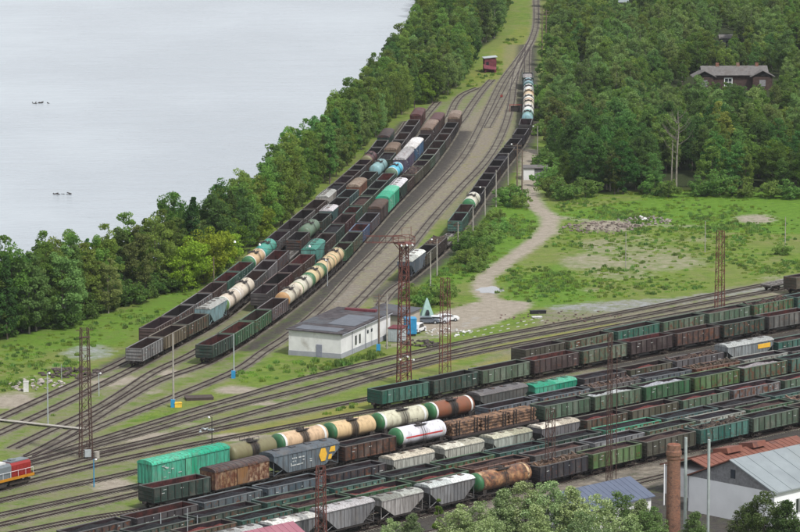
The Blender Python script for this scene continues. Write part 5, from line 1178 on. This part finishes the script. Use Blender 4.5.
# annex behind
p = W(386,331); root = empty('annex_building', p, ang, 'small beige annex with dark roof behind the white building', 'building')
MB().box(-2,3.2,0,9,0,3.0).obj('wall', M.setdefault('beigewall', simple('beige_plaster', (.36,.32,.27), .1, 1)), root); MB().hexa([(-4.5,-.4,3.02),(3.6,-.4,3.02),(3.6,9.5,3.02),(-4.5,9.5,3.02),(-4.5,-.4,3.5),(3.6,-.4,3.15),(3.6,9.5,3.15),(-4.5,9.5,3.5)]).obj('roof', M['feltroof'], root)
p = W(388,342); root = empty('container', p, ang+.1, 'pale grey metal container against the side of the white building', 'container')
b = MB().box(0,2.6,0,3.6,.1,2.5)
for k in range(7): b.box(.1+k*.38,.2+k*.38,-.05,-.001,.15,2.45)
b.obj('body', M.setdefault('palemetal', simple('pale_grey_metal', (.33,.37,.39), .12, 1.5)), root); MB().box(-.1,2.7,-.1,3.7,2.5,2.62).obj('lid', M['redwall'], root)
for i, (px_, py_, w_, d_, z0, z1, lab) in enumerate([(395,331,2.6,2.2,.9,2.6,'small blue box on a stand right of the white building'),(408,336.5,2.1,2.4,.4,3.2,'taller ribbed blue cabin beside the big rusty mast')]):
    root = empty('blue_cabin', W(px_-2.5, py_), .15, lab, 'cabin'); b = MB().box(0,w_,0,d_,z0,z1)
    for k in range(5): b.box(.1+k*w_/5,.22+k*w_/5,-.05,-.001,z0+.05,z1-.05)
    b.obj('body', M['bluebox'], root); MB().box(-.06,w_+.06,-.06,d_+.06,z1,z1+.1).obj('roof', M['bluebox'], root); MB().box(.15,w_-.15,.15,d_-.15,-.05,z0-.002).obj('stand', M['under'], root)
# little pyramid shelter
p = W(427,320); root = empty('pyramid_shelter', p, .2, 'pale teal pyramid shaped shelter with an arched opening behind the cars', 'shelter')
hp_ = height_to(p, 298); MB().hexa([(-1.5,-.9,0),(1.5,-.9,0),(1.5,1.2,0),(-1.5,1.2,0),(-.12,0,hp_),(.12,0,hp_),(.12,.1,hp_),(-.12,.1,hp_)]).obj('shell', M['tealpaint'], root)
MB().prism([(-.42,.5),(.28,.5),(.28,1.6),(.1,2.05),(-.22,2.05),(-.42,1.6)], -.98, -.5, axis='y').obj('opening', M['glass'], root)
# foreground barn
A = W(688.5,511); B_ = W(774,528.5); wx = (B_-A).length; ax = (B_-A).normalized(); ang = math.atan2(ax.y, ax.x); he, hr = 5.3, 8.8; Lb = 42
root = empty('barn', A, ang, 'large white barn with grey sheet roof and plank gable at the bottom right', 'building')
MB().prism([(0,0),(wx,0),(wx,he),(0,he)], 0, Lb, axis='y').obj('wall', M['plasterwhite'], root)
MB().prism([(.02,he+.005),(wx-.02,he+.005),(wx/2,hr-.02)], .0, Lb, axis='y').obj('gable', M['planks'], root)
for s in (0, 1):
    e0 = (-.5, he-.15) if s == 0 else (wx+.5, he-.15); b = MB().prism([e0, (wx/2, hr+.04), (wx/2, hr+.22), (e0[0], e0[1]+.2)], -.5, Lb+.4, axis='y')
    ro = b.obj('roof', M['rustroof'] if s == 0 else M['greyroof'], root)
    for k in range(14):
        y = .2+k*3; x0, z0 = (e0[0], e0[1]+.2); x1, z1 = (wx/2, hr+.22); MB().hexa([(x0,y,z0-.02),(x1,y,z1-.02),(x1,y+.07,z1-.02),(x0,y+.07,z0-.02),(x0,y,z0+.06),(x1,y,z1+.06),(x1,y+.07,z1+.06),(x0,y+.07,z0+.06)]).obj('seam', M['rustroof'] if s == 0 else M['greyroof'], ro)
w = MB().box(wx/2-.8,wx/2+.75,-.06,.02,he+.9,he+2.2).obj('window', M['glass'], root); MB().box(wx/2-.8,wx/2-.1,-.1,-.062,he+.9,he+2.2).obj('shutter', M['planks'], w)
for k in range(8):
    y = 1.6+k*3.2; w = MB().box(wx-.02,wx+.04,y,y+1.5,1.5,3.6).obj('window', M['glass'], root)
    b = MB().box(wx+.04,wx+.09,y-.12,y,1.4,3.7).box(wx+.04,wx+.09,y+1.5,y+1.62,1.4,3.7).box(wx+.04,wx+.09,y+.001,y+1.499,3.6,3.7).box(wx+.04,wx+.09,y+.001,y+1.499,1.4,1.5).box(wx+.04,wx+.08,y+.7,y+.78,1.501,3.599); b.obj('frame', M['whitewood'], w)
b = MB()
MB().box(-.05,0,-.12,wy if False else 1.0,0,he).obj('corner_pilaster', M['plinth'], root)
# long shed with rusted roof behind the barn
P0 = W(690,459.5,6.0); P0.z = 0; root = empty('rusty_shed', P0, TANG, 'long shed with rusted red brown roof behind the barn', 'building')
LS = (W(790,435,6.0)-W(690,459.5,6.0)).length
MB().box(.3,LS-.3,-5.6,5.2,0,4.3).obj('wall', M['plaster'], root)
for s in (-1, 1):
    b = MB().prism([(s*6.0,4.25),(0,6.0),(0,6.12),(s*6.0,4.4)], 0, LS); ro = b.obj('roof', M['rustroof'], root)
    for k in range(int(LS/1.2)): x = k*1.2; MB().hexa([(x,s*6.0,4.38),(x+.08,s*6.0,4.38),(x+.08,0,6.1),(x,0,6.1),(x,s*6.0,4.48),(x+.08,s*6.0,4.48),(x+.08,0,6.18),(x,0,6.18)]).obj('seam', M['rustroof'], ro)
for k, (f, w_) in enumerate([(.28,3.5),(.52,3.0)]): MB().prism([(-1.5,6.1),(1.5,5.7),(1.5,6.4),(-1.2,6.9)], LS*f, LS*f+w_).obj('roof_cover', M['rustroof'], root)
# gable houses poking into the bottom
def gable_house(name, ridge_px, zr, back, hw, drop, roofm, label, wallm='plaster'):
    P = W(*ridge_px, zr); P.z = 0; root = empty(name, P, TANG, label, 'building')
    MB().prism([(-hw+.5,0),(hw-.5,0),(hw-.5,zr-drop+.15),(0,zr-.2),(-hw+.5,zr-drop+.15)], -back+.4, -.4).obj('wall', M[wallm], root)
    for s in (-1, 1):
        ro = MB().prism([(s*hw,zr-drop),(0,zr-.1),(0,zr),(s*hw,zr-drop+.12)], -back, 0).obj('roof', M[roofm], root)
        for k in range(int(back/1.1)): x = -back+k*1.1+.3; MB().hexa([(x,s*hw,zr-drop+.1),(x+.05,s*hw,zr-drop+.1),(x+.05,0,zr-.02),(x,0,zr-.02),(x,s*hw,zr-drop+.16),(x+.05,s*hw,zr-drop+.16),(x+.05,0,zr+.04),(x,0,zr+.04)]).obj('seam', M[roofm], ro)
gable_house('blue_roof_house', (630,476), 6.0, 16, 5.0, 2.3, 'blueroof', 'house with a blue sheet roof behind the silvery treetops')
gable_house('pink_roof_house', (293,521), 6.5, 18, 5.5, 2.7, 'pinkroof', 'house with a pink roof at the bottom edge before the hoppers')
# brick chimney
p = W(672.5,575); h = height_to(p, 444); root = empty('brick_chimney', p, .2, 'weathered red brick chimney stack rising from the bottom edge', 'chimney')
MB().lathe([(-.3,1.08),(h-2.2,.9)], 24, 0, 'z').obj('shaft', M['brick'], root)
MB().lathe([(h-2.2,.9),(h-2.0,.98),(h-1.7,.98),(h-1.5,1.08),(h-1.0,1.08),(h-.8,.98),(h-.1,.94),(h,.82)], 24, 0, 'z', sm=False).obj('crown', M['brick'], root)
# log house in the forest
A = W(693,90); root = empty('log_house', A, .05, 'dark log house with old slate roof and brick chimneys in the forest', 'house')
k_ = 3.55; 
MB().box(1.5,23,0,8,0,4.3).obj('wall', M['logwall'], root)
r1 = MB().prism([(-.8,4.2),(4,6.4),(8.8,4.2),(8.8,4.35),(4,6.6),(-.8,4.35)], 2.5, 22).obj('roof', M['shingle'], root)
for (gx0, gw, pr_) in ((-.2, 6.5, 2.2), (16.5, 6.8, 2.2)):
    b = MB().box(gx0+.6, gx0+gw-.6, -pr_+.5, .01, 0, 3.9); b.obj('wing', M['logwall'], root)
    MB().prism([(gx0-.2,3.8),(gx0+gw/2,5.6),(gx0+gw+.2,3.8),(gx0+gw+.2,4.0),(gx0+gw/2,5.8),(gx0-.2,4.0)], -pr_, 4, axis='y').obj('wing_roof', M['shingle'], root)
    w = MB().box(gx0+gw/2-.9,gx0+gw/2+.9,-pr_+.42,-pr_+.498,1.2,3.0).obj('window', M['planks'], root)
w = MB().box(9.2,11.2,-.08,-.002,1.2,3.3).obj('window', M['glass'], root); MB().box(9.0,11.4,-.14,-.085,1.0,1.2).box(9.0,11.4,-.14,-.085,3.3,3.5).box(9.0,9.2,-.14,-.085,1.201,3.299).box(11.2,11.4,-.14,-.085,1.201,3.299).box(10.15,10.25,-.14,-.085,1.201,3.299).box(9.201,10.149,-.14,-.085,2.2,2.3).box(10.251,11.199,-.14,-.085,2.2,2.3).obj('frame', M['whitewood'], w)
for x in (7.0, 13.0, 18.5): MB().box(x,x+.9,3.6,4.4,5.9,7.4).obj('chimney', M['brick'], r1)
# far small houses
def hut(px, by, w, d, h, rh, wallm, roofm, label, name='hut', ang=0., win=True):
    p = W(px, by); root = empty(name, p, ang, label, 'hut'); MB().box(0,w,0,d,0,h).obj('wall', M[wallm], root)
    MB().prism([(-.4,h-.05),(d/2,h+rh),(d+.4,h-.05),(d+.4,h+.1),(d/2,h+rh+.15),(-.4,h+.1)], -.4, w+.4).obj('roof', M[roofm], root)
    if win: MB().box(w*.3,w*.3+.9,-.06,-.001,h*.35,h*.7).obj('window', M['glass'], root)
hut(612, 12, 5.5, 5, 3.4, 1.3, 'planks', 'greyroof', 'small house with a pale grey roof at the top of the forest')
hut(575, 74, 4.0, 3, 2.2, .9, 'whitewood', 'shingle', 'tiny pale hut half hidden in the trees')
hut(720, 46, 6, 4, 2.4, 1.0, 'planks', 'shingle', 'grey plank shed hidden among the trees above the log house')
hut(789, 106, 4, 4, 4.0, .6, 'whitewood', 'greyroof', 'white hut glimpsed through trees at the far right edge')
p = W(523.5, 180); root = empty('white_hut', p, .0, 'small white hut beside the dirt path and twin poles', 'hut')
MB().box(0,2.6,0,5,0,2.8).obj('wall', M['plaster'], root); MB().box(-.3,6.0,-.3,5.4,2.8,3.0).obj('roof', M['shingle'], root); MB().box(2.6,5.6,.2,5,0,2.5).obj('lean_to', M['planks'], root)
p = W(484.5, 72.5); root = empty('red_shed', p, .1, 'dark red shed with a sagging porch roof beside the far tracks', 'shed')
MB().box(0,3.6,0,4,0,4.2).obj('wall', M['redwall'], root); MB().hexa([(-.3,-.3,4.2),(3.9,-.3,4.6),(3.9,4.2,4.6),(-.3,4.2,4.2),(-.3,-.3,4.35),(3.9,-.3,4.75),(3.9,4.2,4.75),(-.3,4.2,4.35)]).obj('roof', M['metalgrey'], root)
MB().hexa([(-.4,-2.0,1.4),(3.2,-2.0,.9),(3.6,-.05,1.5),(-.4,-.05,2.4),(-.4,-2.0,1.52),(3.2,-2.0,1.02),(3.6,-.05,1.62),(-.4,-.05,2.52)]).obj('porch_roof', M['redwall'], root)
for x in (.1, 2.8): MB().box(x,x+.15,-1.8,-1.65,0,.95).obj('post', M['redwall'], root)
MB().box(.5,1.3,-.08,-.001,2.2,3.2).obj('window', M['glass'], root)
# rail barrier hut with red beam near the far bend
p = W(515,112); root = empty('red_barrier', p, 0, 'small red barred barrier beside the curved string near the far bend', 'barrier')
MB().box(-1.6,1.9,-.1,.1,1.9,2.1).obj('beam', M.setdefault('redpaint', simple('red_paint', (.22,.04,.035), .1, 3)), root)
for x in (-1.5, 1.7): MB().box(x,x+.15,-.08,.08,0,1.899).obj('post', M['redwall'], root)
MB().box(-1.2,1.4,.3,.5,.1,1.6).obj('board', M['darkmetal'] if 'darkmetal' in M else M['under'], root)
p = W(501.5, 98); root = empty('signal_marker', p, 0, 'tiny red signal marker between the far tracks', 'signal'); MB().box(-.35,.35,-.2,.2,.3,.9).obj('head', M['redpaint'], root); MB().box(-.08,.08,-.08,.08,0,.298).obj('foot', M['under'], root)

# ------------------------------------------------------------------ locomotive, cars, small things
TR5 = SPATH['D2']
qx, qy = PX(TR5[:, 0], TR5[:, 1], 0.); i1 = int(np.argmin(np.abs(qx-31))); P1 = Vector((*TR5[i1], RAILTOP)); i0 = max(0, i1-16); dirv = Vector((TR5[i1][0]-TR5[i0][0], TR5[i1][1]-TR5[i0][1], 0)).normalized()
root = empty('locomotive', P1, math.atan2(dirv.y, dirv.x), 'red and grey diesel shunting locomotive with a yellow stripe at the left edge', 'locomotive')
M['locored'] = simple('loco_red', (.22,.018,.016), .1, 2, .4, .4); M['locogrey'] = simple('loco_grey', (.13,.15,.165), .12, 2, .45, .4); M['locoyel'] = simple('loco_yellow', (.38,.17,.015), .1, 2, .4)
MB().box(-16,-.5,-1.5,1.5,1.15,1.45).obj('running_board', M['under'], root)
MB().box(-16,-.5,-1.56,-1.501,1.2,1.62).box(-.499,-.44,-1.5,1.5,1.2,1.62).obj('yellow_stripe', M['locoyel'], root)
MB().prism([(-1.2,1.46),(1.2,1.46),(1.2,3.3),(.9,3.65),(-.9,3.65),(-1.2,3.3)], -5.2, -.9).obj('red_hood', M['locored'], root)
MB().prism([(-1.205,1.46),(1.205,1.46),(1.205,3.3),(.9,3.66),(-.9,3.66),(-1.205,3.3)], -10.5, -5.21).obj('grey_hood', M['locogrey'], root)
MB().box(-15.5,-10.51,-1.45,1.45,1.46,4.1).obj('cab', M['locored'], root); MB().prism([(-1.55,4.1),(0,4.5),(1.55,4.1)], -15.7, -10.3).obj('cab_roof', M['locogrey'], root)
for x in (-14.6, -12.6): MB().box(x,x+1.3,-1.49,-1.451,2.7,3.7).obj('cab_window', M['glass'], root)
MB().box(-5.0,-1.0,-.85,.85,3.66,3.82).box(-4.4,-3.4,-.4,.4,3.82,4.05).obj('roof_walkway', M['locogrey'], root)
MB().box(-10,-6,-.8,.8,3.67,3.95).obj('radiator_housing', M.setdefault('dustwhite', simple('dusty_white_sheet', (.5,.5,.5), .12, 2)), root)
for k in range(5): MB().box(-4.9+k*.8,-4.35+k*.8,-1.24,-1.201,1.7,3.1).obj('hood_door', M['locored'], root)
for s in (-1, 1):
    b = MB().bar((-15.8,s*1.45,2.5),(-.6,s*1.45,2.5),.03)
    for k in range(10): b.bar((-15.6+k*1.66,s*1.45,1.46),(-15.6+k*1.66,s*1.45,2.5),.025)
    b.obj('handrail', M['lampwhite'], root)
for y in (-.8, .8): MB().lathe([(0,.16),(.12,.16)], 12, 0, 'x', (-.9,y*.7,3.0)).obj('headlight', M['lampwhite'], root)
for c_ in (-3.2, -13.0):
    bo = child('bogie', MB().box(-2.3,2.3,-1.1,-.9,.35,.85).box(-2.3,2.3,.9,1.1,.35,.85).box(-.4,.4,-.9,.9,.45,.9).mesh('bogie', M['bogie']), root, loc=(c_,0,0))
    for q in (-1.75, 0, 1.75): o = child('wheelset', ME['wheel'], bo, loc=(q,0,.5)); o.scale = (1.08,1,1.08)
MB().box(-9.6,-6.4,-1.3,1.3,.3,1.1).obj('fuel_tank', M['under'], root); child('coupler', ME['coupler'], root, loc=(-.5,0,0))
# wagons at the far right edge of the meadow
def car(px, by, ang, col, label, van=False):
    m_ = simple('car_paint_%s' % label.split()[0], col, .06, 2, .3, .5); p = W(px, by); root = empty('parked_car', p, ang, label, 'car', 'cars parked behind the white building')
    h = 1.75 if van else 1.35
    MB().prism([(-2.1,.35),(2.1,.35),(2.15,.75),(1.9,.88),(1.15,.95),(.6,h),(-1.3 if not van else -1.9,h),(-1.85 if not van else -2.1,1.0),(-2.12,.9)], -.82, .82, axis='y').obj('body', m_, root)
    for s in (-1, 1): MB().prism([(1.0,.97),(.55,h-.08),(-1.2,h-.08),(-1.7,1.02)], s*.83-.01, s*.83+.01, axis='y').obj('side_window', M['glass'], root)
    MB().hexa([(1.18,-.7,.98),(1.2,-.7,.99),(1.2,.7,.99),(1.18,.7,.98),(.66,-.65,h-.06),(.70,-.65,h-.05),(.70,.65,h-.05),(.66,.65,h-.06)]).obj('windscreen', M['glass'], root)
    for x in (-1.3, 1.35):
        for s in (-1, 1): w = MB().lathe([(-.1,.33),(.1,.33)], 16, 0, 'y', (x,s*.78,.33), sm=False).obj('wheel', M['black'], root); MB().lathe([(-.02,.18),(.02,.18)], 12, 0, 'y', (x,s*.89,.33), sm=False).obj('rim', M['metalgrey'], w)
    for s in (-1, 1): MB().box(2.1,2.17,s*.6-.15,s*.6+.15,.62,.78).obj('headlight', M['lampwhite'], root); MB().box(-2.17,-2.11,s*.65-.1,s*.65+.1,.7,.85).obj('tail_light', M['redpaint'], root)
car(427.5, 323.5, .1, (.10,.12,.15), 'dark grey car parked left of the white car'); car(438, 323, -.15, (.55,.58,.62), 'silver white car parked between the dark car and the lattice mast'); car(447.5, 321, .2, (.68,.69,.7), 'white car parked behind the lattice mast, rightmost of the row')
car(418, 332, 1.2, (.7,.7,.72), 'white van partly hidden behind the blue cabin', True)
# flat wagon and brown wagon at the far right on the empty tracks
def edge_wagon(px, trk, root, l, label):
    P = TRACKS[trk]; q, _ = PX(P[:, 0], P[:, 1], 0.); i = int(np.argmax(q > px)); a_, b_ = P[i], P[min(i+12, len(P)-1)]
    root.location = (*((a_+b_)/2), RAILTOP); root.rotation_euler = (0,0,math.atan2(*(b_-a_)[::-1])); root['label'] = label; root['group'] = 'freight wagons standing in strings in the yard'
r_, l_, _ = skel(); edge_wagon(768, 18, r_, l_, 'empty dark flat wagon at the right end of the upper empty tracks')
r_, l_, _ = gondola('olive', 'brownload'); edge_wagon(790, 19, r_, l_, 'brown open wagon cut by the right edge behind the flat wagon')
# whitewashed kerb stones of the level crossing and rubble
M['limewash'] = simple('worn_limewash', (.32,.32,.29), .35, 3)
KP = [(470+i*7.8+R.uniform(-1,1), 333-i*1.62) for i in range(10)]; KP2 = [(474+i*8.6+R.uniform(-1,1), 337-i*2.0) for i in range(9)]
for i, (x, y) in enumerate(KP+KP2):
    b = MB().hexa([(-.45,-.09,-.05),(.45,-.09,-.05),(.45,.09,-.05),(-.45,.09,-.05),(-.42,-.06,.14),(.42,-.06,.14),(.42,.06,.14),(-.42,.06,.14)]); o = b.obj('kerb_stone', M['limewash']); o.location = W(x, y); o.rotation_euler = (0,0,TANG+.12)
    tag(o, 'whitewashed kerb stone lining the crossing path below the dirt road', 'kerb stone', 'whitewashed kerb stones')
def rubble(px, py, rx, ry, n, label, c0, hmax=.9, name='rubble_pile', seed=1, size=.5):
    rg = random.Random(seed); root = W(px, py); b = MB()
    for i in range(n):
        a_, r_ = rg.uniform(0, 6.28), math.sqrt(rg.random()); x, y = math.cos(a_)*rx*r_, math.sin(a_)*ry*r_; s_ = rg.uniform(.3, 1)*size; z = (1-r_)*hmax*rg.random()
        rot = Matrix.Rotation(rg.uniform(0, 3), 3, 'Z')@Matrix.Rotation(rg.uniform(-.7, .7), 3, 'X'); vs = []
        for cx in ((-1,-1,-1),(1,-1,-1),(1,1,-1),(-1,1,-1),(-1,-1,1),(1,-1,1),(1,1,1),(-1,1,1)): v = rot@Vector((cx[0]*s_*rg.uniform(.5,1), cx[1]*s_*.6, cx[2]*s_*.3)); vs.append((x+v.x, y+v.y, max(-.1, z+v.z+.1)))
        b.hexa(vs)
    o = b.obj(name, simple(name+'_mat%d' % seed, c0, .5, 1.3)); o.location = root; tag(o, label, 'rubble pile'); return o
rubble(603, 228, 9, 9, 190, 'broad heap of grey and brown building rubble in the meadow', (.17,.14,.12), seed=1)
rubble(645, 221, 6, 7, 90, 'smaller pale rubble heap with a white block right of the broad heap', (.24,.21,.19), seed=2)
rubble(642, 219.5, .9, .9, 5, 'white concrete lump on the smaller rubble heap', (.7,.7,.68), 1.0, 'concrete_lump', 3, .8)
rubble(72, 373.5, 5.5, 5, 90, 'dark heap of old sleepers and scrap in the grass at left', (.07,.055,.05), .6, 'scrap_heap', 4, .6)
rubble(36, 385, 5, 6, 60, 'pale heap of broken concrete beside the leftmost track', (.30,.27,.25), .5, 'concrete_heap', 5, .5)
rubble(560, 317, 12, 8, 80, 'scattered brown debris strip below the gravel bank', (.12,.08,.07), .2, 'debris_strip', 6, .28)
rubble(448, 333, 5, 5, 40, 'scattered pale stones at the edge of the dirt yard', (.5,.5,.48), .3, 'loose_stones', 7, .4)
rubble(206, 431, 1.3, 1.8, 14, 'small heap of pale blocks behind the black lamp post', (.28,.32,.33), .6, 'block_heap', 8, .4)
rubble(420, 344, 3.5, 4, 40, 'dark muddy heap in front of the blue cabin', (.06,.05,.045), .25, 'mud_heap', 9, .6)
for x, y, lab, c, sz in [(538,313.5,'dark steel box lying beside the gravel bank',(.02,.02,.022),(3.0,1.0,.6)),(537,317.8,'white slab lying below the dark steel box',(.5,.5,.5),(1.8,1.0,.2)),(178,407,'small yellow box at the foot of the tall concrete pole',(.6,.4,.05),(1.2,.9,.8)),(26,392,'pale board standing in the grass at far left',(.5,.5,.48),(.9,.15,2.0)),(199,399,'low dark timber frame beside the sand patch',(.06,.045,.04),(4.6,2.6,.45))]:
    b = MB().box(-sz[0]/2,sz[0]/2,-sz[1]/2,sz[1]/2,0,sz[2]).box(-sz[0]/2-.06,sz[0]/2+.06,-sz[1]/2-.06,sz[1]/2+.06,sz[2]*.85,sz[2]*.85+.08); o = b.obj(lab.split()[1]+'_'+lab.split()[2] if lab.split()[0] in ('dark','small','pale','white') and False else {'d':'steel_box','w':'concrete_slab','s':'junction_box','p':'notice_board','l':'timber_frame'}[lab[0]], simple('small_thing', c, .2, 2)); o.location = W(x, y); o.rotation_euler = (0,0,.2); tag(o, lab, 'box' if 'box' in lab else 'slab' if 'slab' in lab else 'board' if 'board' in lab else 'frame')
# board walk across the left tracks
A_, B2 = W(0,421.5), W(83,430.5); d = (B2-A_); o = MB().box(-3,d.length,-.5,.5,.27,.36).obj('board_walk', M['concrete']); o.location = A_; o.rotation_euler = (0,0,math.atan2(d.y, d.x)); tag(o, 'pale plank walk crossing the left tracks', 'walkway')
# things floating on the lake
for i, (x, y, s_) in enumerate([(42,103.5,1.6),(62,194,1.4)]):
    p = W(x, y, -.9); b = MB()
    rg = random.Random(i)
    for k in range(9): a0 = Vector((rg.uniform(-1,1)*s_*1.6, rg.uniform(-.6,.6)*s_, -.05)); b.bar(a0, a0+Vector((rg.uniform(-1,1)*s_, rg.uniform(-.6,.6)*s_, rg.uniform(.05,.5))), .12, n=5)
    o = b.obj('driftwood', M['under']); o.location = p; tag(o, ['dark driftwood floating on the upper left of the lake','dark driftwood floating lower on the lake'][i], 'driftwood')
# puddles
for i, (x, y, rx, ry) in enumerate([(490,290,2.6,4.2)]):
    p = W(x, y, .012); n = 18; vs = [(p.x+math.cos(k/n*6.283)*rx*(1+.2*math.sin(k*2.3)), p.y+math.sin(k/n*6.283)*ry*(1+.2*math.cos(k*1.7)), .02) for k in range(n)]
    m_, t_, b_ = mat('puddle_water', .05, .5); b_.inputs['Base Color'].default_value = (.2,.2,.2,1)
    o = MB().add(vs, [tuple(range(n))]).obj('puddle', m_); tag(o, kind='structure')

# ------------------------------------------------------------------ haze
if HAZE:
    m = bpy.data.materials.new('haze_air'); m.use_nodes = True; t = m.node_tree; t.nodes.clear()
    out = N(t, 'ShaderNodeOutputMaterial'); pv = N(t, 'ShaderNodeVolumePrincipled'); pv.inputs['Color'].default_value = (.86,.92,1,1); pv.inputs['Density'].default_value = HAZE; pv.inputs['Anisotropy'].default_value = .2
    L(t, pv.outputs[0], out.inputs['Volume'])
    o = MB().box(-4600, 4600, -2500, 6200, -5, 140).obj('haze', m); tag(o, 'thin pale haze over the lake, yard and forest', 'haze', kind='stuff')
